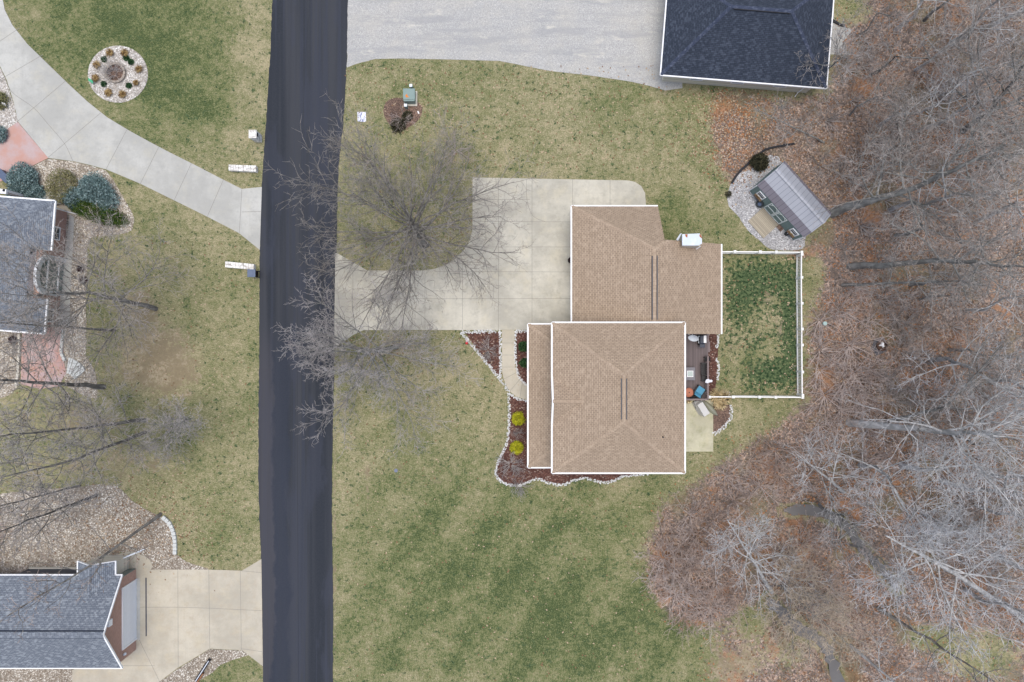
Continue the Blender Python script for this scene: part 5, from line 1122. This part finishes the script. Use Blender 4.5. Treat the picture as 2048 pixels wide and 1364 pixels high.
    m.build("burner_rim", 'white', f)
    m = MB(); m.box((fx, fy, DZ+.638), (.45, .45, .016)); m.build("fire_glass", 'glass_teal2', f)
    # dark bench / chairs along the rail
    bx, by = W(1408.5, 738, DZ+.5); b = thing("bench", "black slatted outdoor bench against the deck's right rail", "bench", (bx, by, DZ))
    m = MB()
    for i in range(6): m.box((bx-.22+i*.085, by, DZ+.42), (.065, 1.0, .03))
    m.build("seat", 'black', b)
    m = MB()
    for i in range(5): m.box((bx+.27, by, DZ+.5+i*.085), (.03, 1.0, .055))
    m.build("backrest", 'black', b)
    for sy in (-1, 1):
        m = MB(); m.box((bx-.2, by+.5*sy, DZ+.31), (.05, .05, .62)); m.box((bx+.25, by+.5*sy, DZ+.45), (.05, .05, .9)); m.box((bx, by+.5*sy, DZ+.63), (.56, .07, .035)); m.build("arm_frame", 'black', b)
    def chair(label, px, py, s_):
        x, y = W(px, py, DZ+.4); c = thing("deck_chair", label, "chair", (x, y, DZ)); m = MB(); m.box((x, y, DZ+.4), (.46*s_, .5*s_, .05)); m.build("seat", 'black', c)
        m = MB(); m.box((x+.24*s_, y, DZ+.65), (.04, .5*s_, .5)); m.build("backrest", 'black', c)
        for dx in (-1, 1):
            for dy in (-1, 1): m = MB(); m.box((x+.2*s_*dx, y+.22*s_*dy, DZ+.19), (.04, .04, .38)); m.build("leg", 'black', c)
    chair("black deck chair just below the bench by the rail", 1409, 757, 1.0); chair("small black chair frame just above the bench by the rail", 1413, 718, .7)
    # white cloth hung over rail
    x, y = W(1417, 762, rz_); m = MB(); pts = [(-.32, -.12), (-.22, .14), (0, .2), (.1, .1), (.25, .12), (.36, .02), (.28, -.1), (.05, -.12), (-.1, -.2)]; m.prism([(x+a, y+b_) for a, b_ in pts], rz_+.03, rz_+.06)
    m.prism([(x+.08, y-.13), (x+.12, y-.13), (x+.12, y+.1), (x+.08, y+.1)], rz_-.4, rz_+.03); tag(m.build("cloth", 'cloth', None, (x, y, rz_+.03), bevel=.01), "rumpled white cloth draped over the deck's right rail", "cloth")
    # blue cushioned lounge chair
    x, y = W(1399.5, 783, DZ+.5); a = math.radians(-35); c = thing("lounge_chair", "dark lounge chair with bright blue cushions at the deck's lower corner", "chair", (x, y, DZ), a)
    T = Matrix.Translation((x, y, DZ)) @ Matrix.Rotation(a, 4, 'Z')
    m = MB(T); m.box((0, .12, .42), (.68, .62, .12)); m.build("seat_cushion", 'blue_cushion', c, bevel=.04)
    m = MB(T); m.box((.0, -.36, .6), (.66, .4, .12), 0, -.9); m.build("back_cushion", 'blue_cushion', c, bevel=.04)
    m = MB(T); m.box((0, 0, .33), (.78, .95, .05)); m.build("seat_frame", 'black', c)
    for sx in (-1, 1):
        m = MB(T); m.box((sx*.4, 0, .58), (.07, .8, .04)); m.box((sx*.4, .4, .29), (.05, .05, .58)); m.box((sx*.4, -.4, .29), (.05, .05, .58)); m.build("arm_frame", 'black', c)
    # terracotta fire bowl and black chair under the eave
    x, y = W(1378, 785, DZ+.5); c = thing("fire_bowl", "round orange-brown fire bowl half hidden under the main eave on the deck", "fire bowl", (x, y, DZ))
    m = MB(); m.lathe((x, y, DZ), [(.2, .02), (.3, .2), (.42, .42), (.42, .46), (.3, .5), (.05, .56)], 24); m.build("bowl", 'terracotta', c, smooth=True)
    m = MB(); m.lathe((x, y, DZ+.555), [(.05, 0), (.05, .04)], 10); m.build("lid_knob", 'black', c)
    x, y = W(1388, 793.5, DZ+.3); c = thing("folded_chair", "black folded chair lying below the fire bowl at the deck's lower rail", "chair", (x, y, DZ)); m = MB()
    m.box((x, y, DZ+.3), (.75, .05, .32), .15, .5); m.build("seat", 'black', c); m = MB(); m.tube([(x-.45, y-.1, DZ+.03), (x-.4, y, DZ+.5), (x+.4, y+.05, DZ+.55), (x+.48, y-.06, DZ+.03)], .03, 6); m.build("frame", 'black', c)
M['firetop'] = plain("fire_table_top", (.19, .18, .195), .6, .08); M['glass_teal2'] = plain("fire_glass", (.34, .42, .40), .3, .35, 18, spec=.6); M['cloth'] = plain("cloth_white", (.68, .68, .72), .9, .06)
deck()

# ---------------------------------------------------------------- small things
def small_things():
    # stone pillar mailbox
    x, y = (511+524)/2, (270.5+285)/2; X, Y = W(x, y); t = thing("stone_pillar", "white stone mailbox pillar beside the road in the upper left lawn", "pillar", (X, Y))
    m = MB(); m.box((X, Y, .7), (.62, .66, 1.4)); m.build("shaft", 'limestone', t, bevel=.02)
    m = MB(); m.box((X, Y, 1.45), (.7, .74, .09)); m.box((X-.02, Y+.02, 1.53), (.54, .58, .08)); m.build("cap_stone", 'limestone', t, bevel=.015)
    m = MB(); m.box((X+.315, Y+.03, 1.15), (.03, .3, .26)); m.build("mail_slot", 'black', t)
    def wall(label, pts, h=.5):
        c = Vector(W(sum(p[0] for p in pts)/4, sum(p[1] for p in pts)/4)); t = thing("stone_wall", label, "wall", tuple(c))
        m = MB(); m.prism([W(*p, h) for p in pts], 0, h-.08); m.build("wall_body", 'limestone', t, bevel=.02)
        P = [Vector(W(*p, h)) for p in pts]; m = MB(); a0, a1, b1, b0 = P; n = 11
        for i in range(n):
            u, v = i/n+.004, (i+1)/n-.004; s_ = .42+.16*((i*37) % 5)/5
            f = lambda k, q: tuple((a0+(a1-a0)*k)*(1-q)+(b0+(b1-b0)*k)*q)
            for q0, q1 in ((-.03, s_-.02), (s_+.02, 1.03)): m.prism([f(u, q0), f(v, q0), f(v, q1), f(u, q1)], h-.08, h+uni(-.012, .02))
        m.build("cap_stone", 'limestone', t, bevel=.012)
    wall("white stone garden wall above the upper driveway's apron", [(457, 329.5), (512, 331.5), (512, 343), (457, 340.5)])
    wall("white stone garden wall below the apron with a trash bin beside it", [(450, 523), (508, 528.5), (507.5, 539), (450, 534)])
    # trash bin
    X, Y = W(506, 549.5, 1.0); X = (511.5-1024)*GSD; Y = (682-548.7)*GSD; t = thing("trash_bin", "black wheeled trash bin with blue-grey lid at the road edge", "trash bin", (X, Y))
    m = MB(); m.add([(X-.24, Y-.25, .05), (X+.24, Y-.25, .05), (X+.24, Y+.25, .05), (X-.24, Y+.25, .05), (X-.32, Y-.32, 1.0), (X+.32, Y-.32, 1.0), (X+.32, Y+.32, 1.0), (X-.32, Y+.32, 1.0)], [(3, 2, 1, 0), (4, 5, 6, 7), (0, 1, 5, 4), (1, 2, 6, 5), (2, 3, 7, 6), (3, 0, 4, 7)]); m.build("body", 'brown', t)
    m = MB(); m.box((X, Y, 1.04), (.72, .7, .06)); m.box((X-.06, Y, 1.08), (.44, .5, .04)); m.build("lid", 'binblue', t, bevel=.02)
    m = MB(); m.tube([(X+.38, Y-.26, 1.0), (X+.38, Y+.26, 1.0)], .02, 6); m.build("handle", 'black', t)
    for s_ in (-1, 1): m = MB(); m.tube([(X+.27, Y+.24*s_, .12), (X+.27, Y+.31*s_, .12)], .12, 12); m.build("wheel", 'rubber', t)
    # transformer and pedestals
    X, Y = W(821, 197); t = thing("transformer_box", "grey-green utility transformer box with orange mark in the upper lawn", "transformer", (X, Y))
    m = MB(); m.box((X+.02, Y-.03, .05), (1.2, 1.35, .1)); m.build("pad", 'stone_t', t)
    m = MB(); m.box((X, Y, .5), (1.0, 1.1, .8)); m.build("cabinet", 'greenbox', t, bevel=.03)
    m = MB(); m.box((X, Y+.08, .925), (1.06, .98, .05)); m.build("lid", 'greenbox', t, bevel=.02)
    m = MB(); a = W3(814.2, 192, .96); m.prism([(a.x-.18, a.y+.05), (a.x-.02, a.y+.2), (a.x+.06, a.y), (a.x+.2, a.y-.12), (a.x+.02, a.y-.1), (a.x-.08, a.y-.14)], .951, .956); m.build("orange_mark", 'orange', t)
    for nm, px, py in (("short grey utility pedestal behind the transformer box", 824, 177), ("short grey utility pedestal in front of the transformer box", 813.5, 216)):
        X, Y = W(px, py); t = thing("utility_pedestal", nm, "pedestal", (X, Y)); m = MB(); m.box((X, Y, .35), (.24, .24, .7)); m.build("post", 'greenbox', t, bevel=.01); m = MB(); m.box((X, Y, .73), (.27, .27, .08)); m.build("cap", 'metal_w', t, bevel=.02)
    # white marker sheet
    X, Y = W(723.5, 234); m = MB(); m.prism([(X-.4, Y+.45), (X+.38, Y+.44), (X+.4, Y-.38), (X+.2, Y-.46), (X-.36, Y-.4)], .02, .04); o = m.build("marker_sheet", 'sheet', None, (X, Y, .02)); tag(o, "white square sheet with grey scribbled marks on the lawn by the road", "sheet")
    X, Y = W(836.5, 225); m = MB(); m.prism([(X-.1, Y+.1), (X+.02, Y+.12), (X+.12, Y-.1), (X+.03, Y-.14)], .03, .05); tag(m.build("litter_scrap", 'white', None, (X, Y, .03)), "tiny white scrap right of the transformer's mulch patch", "scrap")
    X, Y = W(792, 941); m = MB(); m.lathe((X, Y, .0), [(.17, 0), (.17, .04), (.12, .055)], 14); tag(m.build("valve_cover", 'charcoal_b', None, (X, Y)), "small round grey valve cover in the front lawn", "cover")
    # ornament
    X, Y = W(934, 684); t = thing("yard_ornament", "little red and white yard ornament on the white stone edging", "ornament", (X, Y)); m = MB(); m.lathe((X-.02, Y-.1, .02), [(.06, 0), (.12, .06), (.13, .14), (.06, .24)], 12); m.build("base", 'red', t, smooth=True)
    m = MB(); m.tube([(X-.03, Y-.05, .22), (X-.06, Y+.1, .3), (X, Y+.19, .32), (X+.06, Y+.12, .3), (X+.07, Y-.03, .15)], .03, 8); m.build("loop", 'pink', t)
    # planter by garage
    X, Y = W(1139.5, 520.5, .5); t = thing("planter", "dark round planter standing by the garage wall on the driveway", "planter", (X, Y)); m = MB(); m.lathe((X+.1, Y, .045), [(.18, 0), (.26, .2), (.28, .4), (.24, .42), (.22, .36)], 16); m.build("pot", 'black', t, smooth=True)
    V, Q = leafball((.1, 0, .42), (.22, .22, .22), 160, .08, 77); link("foliage", np_mesh("foliage", V, Q, ['darkred']), t)
    # covered furniture and canoe on the patio
    z = .9; P = [W(*p, z) for p in ((1395, 810), (1405.5, 803), (1420.5, 826.5), (1409, 834))]; t = thing("covered_furniture", "furniture under a pale grey fitted cover on the mossy patio", "cover", W(1402, 815)); m = MB(); base = [(x*.985-.06, y*.985+.04) for x, y in P]
    m.add([(*p, .07) for p in base]+[(*p, z) for p in P], [(0, 1, 5, 4), (1, 2, 6, 5), (2, 3, 7, 6), (3, 0, 4, 7), (4, 5, 6, 7)]); m.build("cover_top", 'tarp', t, bevel=.05)
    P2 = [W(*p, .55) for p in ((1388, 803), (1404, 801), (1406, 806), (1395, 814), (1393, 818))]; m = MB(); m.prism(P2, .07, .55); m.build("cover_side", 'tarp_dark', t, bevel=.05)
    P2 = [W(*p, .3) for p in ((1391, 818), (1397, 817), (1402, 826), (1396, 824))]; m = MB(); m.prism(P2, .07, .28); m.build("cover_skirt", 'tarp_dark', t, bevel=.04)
    a, c = W3(1407, 801, .45), W3(1436, 831, .35); d = (c-a); L = d.length; d.normalize(); n = Vector((-d.y, d.x, 0)); t = thing("canoe", "narrow olive-green upturned canoe beside the grey cover", "canoe", tuple((a+c)/2)[:2]); m = MB(); vs = []
    for i in range(11):
        u = i/10; wdt = .30*math.sin(math.pi*min(1, max(0, u*.94+.03)))**.7; p = a+(c-a)*u
        for k in range(7):
            s_ = -1+k/3; vs.append((p.x+n.x*wdt*s_, p.y+n.y*wdt*s_, .08+.36*(1-s_*s_)*(wdt/.3+.1)))
    m.add(vs, [(i*7+k, i*7+k+1, i*7+k+8, i*7+k+7) for i in range(10) for k in range(6)]); m.build("hull", 'canoe', t, smooth=True)
    m = MB(); m.tube([(vs[i*7+3][0], vs[i*7+3][1], vs[i*7+3][2]+.01) for i in range(11)], .018, 5); m.build("keel", 'tarp_dark', t)
    # shed surroundings: tyre, lantern box, edging
    X, Y = W(1519, 408.5, .3); t = thing("tyre", "black tyre leaning on the green shed wall between window and door", "tyre", (X, Y)); m = MB(); ax = Vector((-.55, -.5, .67)).normalized(); u = ax.cross(Vector((0, 0, 1))).normalized(); v = u.cross(ax); cc = Vector((X, Y, .36)); vs = []
    for i in range(20):
        a = i*math.pi/10; rd = u*math.cos(a)+v*math.sin(a)
        for j in range(8): b_ = j*math.pi/4; vs.append(cc+rd*(.26+.1*math.cos(b_))+ax*.1*math.sin(b_))
    m.add(vs, [(i*8+j, ((i+1) % 20)*8+j, ((i+1) % 20)*8+(j+1) % 8, i*8+(j+1) % 8) for i in range(20) for j in range(8)]); m.build("tread", 'rubber', t, smooth=True)
    m = MB(); m.add([cc+ax*.03+(u*math.cos(a)+v*math.sin(a))*.18 for a in (i*math.pi/8 for i in range(16))], [tuple(range(16))]); m.build("hub", 'binblue', t)
    X, Y = W(1571.5, 468); t = thing("lantern", "small black square lantern on the pebbles by the shed's right window", "lantern", (X, Y), .85); T = Matrix.Translation((X, Y, 0)) @ Matrix.Rotation(.85, 4, 'Z'); m = MB(T)
    for dx in (-1, 1):
        for dy in (-1, 1): m.box((.12*dx, .12*dy, .2), (.03, .03, .34))
    m.box((0, 0, .04), (.3, .3, .05)); m.box((0, 0, .38), (.3, .3, .04)); m.build("frame", 'black', t); m = MB(T); m.box((0, 0, .43), (.1, .1, .05)); m.build("cap", 'metal', t); m = MB(T); m.box((0, 0, .2), (.2, .2, .28)); m.build("pane", 'glass', t)
    X, Y = W(1557, 452); m = MB(); m.box((X, Y, .04), (1.0, .45, .06), -.85); tag(m.build("door_mat", 'mulch_brown', None, (X, Y, .02)), "dark brown mat on the pebbles right of the shed ramp", "mat")
    m = MB(); pts = smooth_px([(1463, 367), (1475, 348), (1502, 322), (1520, 307), (1532, 299), (1558, 293), (1587, 288)], 4); m.tube([(*W(*p), .12) for p in pts], .1, 8); o = m.build("edging_pipe", 'timber', None, (*W(1510, 315), 0)); tag(o, "black curved landscape edging arcing around the shed pebbles", "edging")
    # woods items
    X, Y = W(1762, 691); t = thing("fire_pit", "dark round fire pit with white ash in the woods right of the fence", "fire pit", (X, Y)); m = MB(); m.lathe((X, Y, 0), [(.5, 0), (.5, .28), (.38, .3), (.36, .08), (.05, .06)], 18); m.build("ring", 'rust_dark', t)
    m = MB()
    for i in range(6): m.rock((X+uni(-.15, .15), Y+uni(-.2, .2), .14), (.28, .2, .16))
    m.build("ash", 'white', t, uv=False); m = MB(); m.rock((X-.1, Y-.05, .035), (1.7, 1.6, .05)); m.build("ash_ground", 'charcoal', t, uv=False)
    X, Y = W(1768, 797); t = thing("wooden_platform", "pale wooden board platform lying in the woods below the fire pit", "platform", (X, Y), .16); T = Matrix.Translation((X, Y, 0)) @ Matrix.Rotation(.16, 4, 'Z'); m = MB(T)
    for i in range(5): m.box((-.62+i*.31, 0, .2), (.3, .68, .03))
    m.build("boards", 'wood', t); m = MB(T)
    for y in (-.28, .28): m.box((0, y, .1), (1.5, .07, .16))
    m.build("bearer", 'rustwood', t)
    X, Y = W(1650, 647, .3); m = MB(); m.lathe((X, Y, 0), [(.15, 0), (.17, .3), (.19, .31), (.19, .34), (.05, .36)], 16); tag(m.build("bucket", 'teal', None, (X, Y)), "small pale teal lidded bucket in the saplings by the fence", "bucket")
    # lower left: blocks, landscape beam, patio borders, steps
    def blocks(name, label, pts, n, sx, sy, mat, cat="border"):
        P = [Vector(W(*p)) for p in smooth_px(pts, 6)]; L = [0]
        for a, b in zip(P[:-1], P[1:]): L.append(L[-1]+(b-a).length)
        t = thing(name, label, cat, tuple(P[len(P)//2])); m = MB()
        for i in range(n):
            s_ = L[-1]*(i+.5)/n; k = max(j for j in range(len(L)-1) if L[j] <= s_); u = (s_-L[k])/(L[k+1]-L[k]); q = P[k]+(P[k+1]-P[k])*u; d = P[k+1]-P[k]
            m.box((q.x, q.y, .09+uni(-.01, .02)), (L[-1]/n*.93, sy*uni(.9, 1.05), .2), math.atan2(d.y, d.x))
        m.build("block", mat, t, bevel=.02)
    blocks("block_border", "pale stone block border curving along the lower left lawn's gravel edge", [(326, 1033), (341, 1048), (350, 1075), (351, 1108)], 11, .4, .36, 'stone_pale')
    blocks("block_border", "cream block border along the left side of the lower red patio", [(40, 668), (41, 690), (39, 720), (37, 752), (33, 772)], 8, .5, .22, 'stone_t')
    blocks("block_border", "pale grey block border along the right side of the lower red patio", [(128, 658), (125, 690), (125, 706), (131, 722)], 7, .4, .26, 'stone_pale')
    t = thing("stone_steps", "fan of pale flagstone steps at the right of the lower red patio", "steps", W(152, 737)); m = MB(); c0 = Vector((128, 770)); 
    for i, (a0, a1) in enumerate(((-82, -70), (-70, -58), (-58, -46), (-46, -34))):
        r0, r1 = 28, 58
        pt = lambda r, a: W(130+r*math.cos(math.radians(a))*.9, 775+r*math.sin(math.radians(a))*1.05)
        m.prism([pt(r0, a0+1), pt(r1, a0+1), pt(r1, a1-1), pt(r0, a1-1)], .02, .08+.03*i)
    m.build("flagstone", 'stone_pale', t)
    a, c = W3(392, 1361, .25), W3(412, 1330, .25); t = thing("landscape_beam", "dark landscape beam with rusty lower end at the bottom driveway edge", "beam", tuple(((a+c)/2).xy)); m = MB(); m.beam(a, a+(c-a)*1.35, .26, .25); m.build("beam", 'timber', t, bevel=.02); m = MB(); d = (c-a).normalized(); n = Vector((-d.y, d.x, 0)); m.beam(a-n*.2-d*.4, a+(c-a)*.55-n*.2, .1, .3); m.build("rusty_plate", 'rustwood', t)
    m = MB(); m.beam(a-n*.02, a+(c-a)*1.3-n*.02+Vector((0, 0, .0)), .06, .27); m.build("pale_edge", 'metal', t)
    X, Y = W(6, 352, .6); t = thing("storage_box", "navy blue slant-lidded box at the photo's left edge by the red patio", "box", (X, Y), -.75); T = Matrix.Translation((X, Y, 0)) @ Matrix.Rotation(-.75, 4, 'Z'); m = MB(T); m.box((0, 0, .3), (1.2, .62, .56)); m.build("body", 'navy', t, bevel=.02); m = MB(T); m.box((0, .02, .64), (1.26, .68, .06), 0, .18); m.build("lid", 'binblue', t, bevel=.015)
    X, Y = W(181, 161.5, .4); t = thing("lawn_sign", "small green lawn sign at the left rim of the round gravel bed", "sign", (X, Y), -.6); T = Matrix.Translation((X, Y, 0)) @ Matrix.Rotation(-.6, 4, 'Z'); m = MB(T); m.box((0, 0, .38), (.5, .03, .3), 0, -.75); m.build("panel", 'greensign', t); m = MB(T); m.tube([(-.15, 0, 0), (-.15, 0, .35)], .012, 6); m.tube([(.15, 0, 0), (.15, 0, .35)], .012, 6); m.build("stake", 'metal', t)
    X, Y = W(7, 208, .4); t = thing("lawn_sign", "small pale sign in the pebbles at the photo's left edge", "sign", (X, Y), -.4); T = Matrix.Translation((X, Y, 0)) @ Matrix.Rotation(-.4, 4, 'Z'); m = MB(T); m.box((0, 0, .38), (.36, .03, .3), 0, -.75); m.build("panel", 'white', t); m = MB(T); m.tube([(0, 0, 0), (0, 0, .35)], .012, 6); m.build("stake", 'metal', t)
    bush("olive_shrub", "green and tan low shrub in the pebbles at the photo's left edge", "shrub", -4, 200, .85, .7, 'olive', 1200, .09, 61)
    bush("spruce_shrub", "partly cut off spruce shrub at the left edge above the red patio", "shrub", -6, 268, .75, .9, 'spruce', 1200, .1, 62)
    bush("dead_plant", "dark small plant at the lower left of the transformer lawn's gravel lot corner", "plant", 1457, 388, .3, .3, 'yew', 200, .07, 63)
    X, Y = W(1668, 48); m = MB(); m.tube([(X-.2, Y+.3, .1), (X+.5, Y-.1, .1), (X+.9, Y-.2, .08)], .12, 8); tag(m.build("drain_pipe", 'timber', None, (X, Y)), "short dark drain pipe at the dark-roofed house's right wall", "pipe")
M['metal_w'] = plain("pale_cap", (.68, .72, .74), .5, .05); M['charcoal_b'] = plain("valve_grey", (.16, .18, .24), .6, .1); M['rust_dark'] = plain("rust_dark", (.09, .05, .035), .8, .3); M['stone_pale'] = plain("stone_pale", (.56, .57, .54), .85, .15, 3)
s = NT("marked_sheet", .8, .2); s.color(s.mix(s.smooth(s.noise(6, 3, s.pos((1, .5, 1))), .53, .57), (.72, .73, .82), (.22, .24, .36))); M['sheet'] = s.m
small_things()
def stone_ring():
    X, Y = W(233, 147); t = thing("stone_ring", "low ring of tan stones around the shrub in the middle of the round gravel bed", "stone ring", (X, Y)); m = MB()
    for i in range(15):
        a = i*2*math.pi/15; m.box((X+.82*math.cos(a), Y+.82*math.sin(a), .14), (.2, .33, .24), a)
    m.build("stone", 'edge_tan', t, bevel=.02)
    m = MB(); m.lathe((X, Y, .03), [(.72, 0), (.72, .1), (.3, .16), (.05, .17)], 18); m.build("soil", 'mulch_brown', t)
M['edge_tan'] = plain("ring_stone", (.34, .29, .24), .9, .2, 3)
stone_ring()

# ---------------------------------------------------------------- fallen leaves
def leaves():
    r = np.random.RandomState(9); n = 150000
    PX = r.uniform(1280, 2100, n); PY = r.uniform(-30, 1400, n); g, l, d, tu = covers(PX, PY)
    clump = .55+.45*np.sin(PX*.045+np.sin(PY*.03)*2)*np.sin(PY*.05+np.sin(PX*.021)*2)
    keep = r.rand(n) < np.clip(l, 0, 1)**1.6*clump*.62
    dc = np.minimum(seg_dist(PX, PY, CREEK), seg_dist(PX, PY, CREEK2)); keep &= (dc > 17) | (r.rand(n) < .3)
    # keep off buildings, fenced yard and drives
    for poly in ([(1310, -50), (1668, -50), (1668, 188), (1310, 170)], [(1440, 500), (1600, 500), (1600, 800), (1440, 800)], [(1370, 640), (1440, 640), (1440, 905), (1370, 905)], [(1495, 380), (1550, 330), (1645, 435), (1590, 485)]): keep &= ~inside(PX, PY, poly)
    PX, PY = PX[keep], PY[keep]
    ex = [(r.uniform(690, 1440, 900), r.uniform(130, 340, 900)), (r.uniform(670, 1290, 900), r.uniform(670, 1360, 900)), (r.normal(840, 90, 500), r.normal(470, 70, 500)), (r.uniform(0, 510, 900), r.uniform(470, 1130, 900)), (r.normal(260, 80, 900), r.normal(1060, 45, 900)), (r.normal(85, 25, 250), r.normal(745, 18, 250)), (r.normal(1460, 40, 1500), r.normal(260, 60, 1500)), (r.normal(730, 60, 250), r.normal(700, 30, 250)), (r.uniform(1445, 1598, 250), r.uniform(510, 790, 250)), (r.normal(1590, 12, 120), r.uniform(505, 520, 120))]
    for poly in ():
        pass
    EX = np.concatenate([e[0] for e in ex]); EY = np.concatenate([e[1] for e in ex])
    bad = inside(EX, EY, [(1050, 400), (1440, 400), (1440, 950), (1050, 950)]) | ((EX > 515) & (EX < 690)) | inside(EX, EY, [(0, 390), (145, 390), (145, 665), (0, 665)]) | (inside(EX, EY, [(0, 1130), (280, 1130), (280, 1364), (0, 1364)])) | inside(EX, EY, [(1310, -50), (1668, -50), (1668, 188), (1310, 170)]) | inside(EX, EY, DRIVE)
    EX, EY = EX[~bad], EY[~bad]; PX = np.concatenate([PX, EX]); PY = np.concatenate([PY, EY]); n = len(PX)
    X = (PX-1024)*GSD; Y = (682-PY)*GSD
    wz = np.clip((PX-1640)/120, 0, 1); dcx = np.minimum(seg_dist(PX, PY, CREEK), seg_dist(PX, PY, CREEK2))*GSD; Z = .035-.5*np.clip(1-(dcx/1.1)**2, 0, 1)+wz*(.12*np.sin(X*.7+1)*np.cos(Y*.55)+.05*np.sin(X*2.1)*np.sin(Y*1.7))+.03*r.rand(n)
    P = np.stack([X, Y, Z], 1); a = r.normal(size=(n, 3))*np.array([1, 1, .3]); a /= np.linalg.norm(a, axis=1, keepdims=True); b = np.cross(a, np.array([0, 0, 1.])+r.normal(size=(n, 3))*.35); b /= np.linalg.norm(b, axis=1, keepdims=True)
    s = (.05+.06*r.rand(n))[:, None]
    V = np.stack([P-a*s, P-b*s*.7, P+a*s, P+b*s*.7], 1).reshape(-1, 3)
    mi = np.where(np.sin(X*.23+1.3)*np.sin(Y*.27)+r.normal(size=n)*.7 + 1.3*np.exp(-((PX-1445)/60)**2-((PY-255)/70)**2) + 1.0*np.exp(-((PX-1850)/120)**2-((PY-1200)/40)**2) + .8*np.exp(-((PX-1420)/60)**2-((PY-1150)/120)**2) > .35, 1, np.where(r.rand(n) < .16, 2, 0)); mi[-len(EX):] = np.where(r.rand(len(EX)) < .45, 2, 0)
    tag(link("fallen_leaves", np_mesh("fallen_leaves", V, np.arange(n*4).reshape(n, 4), ['leaf1', 'leaf2', 'leaf3'], mi)), kind='stuff')
leaves()
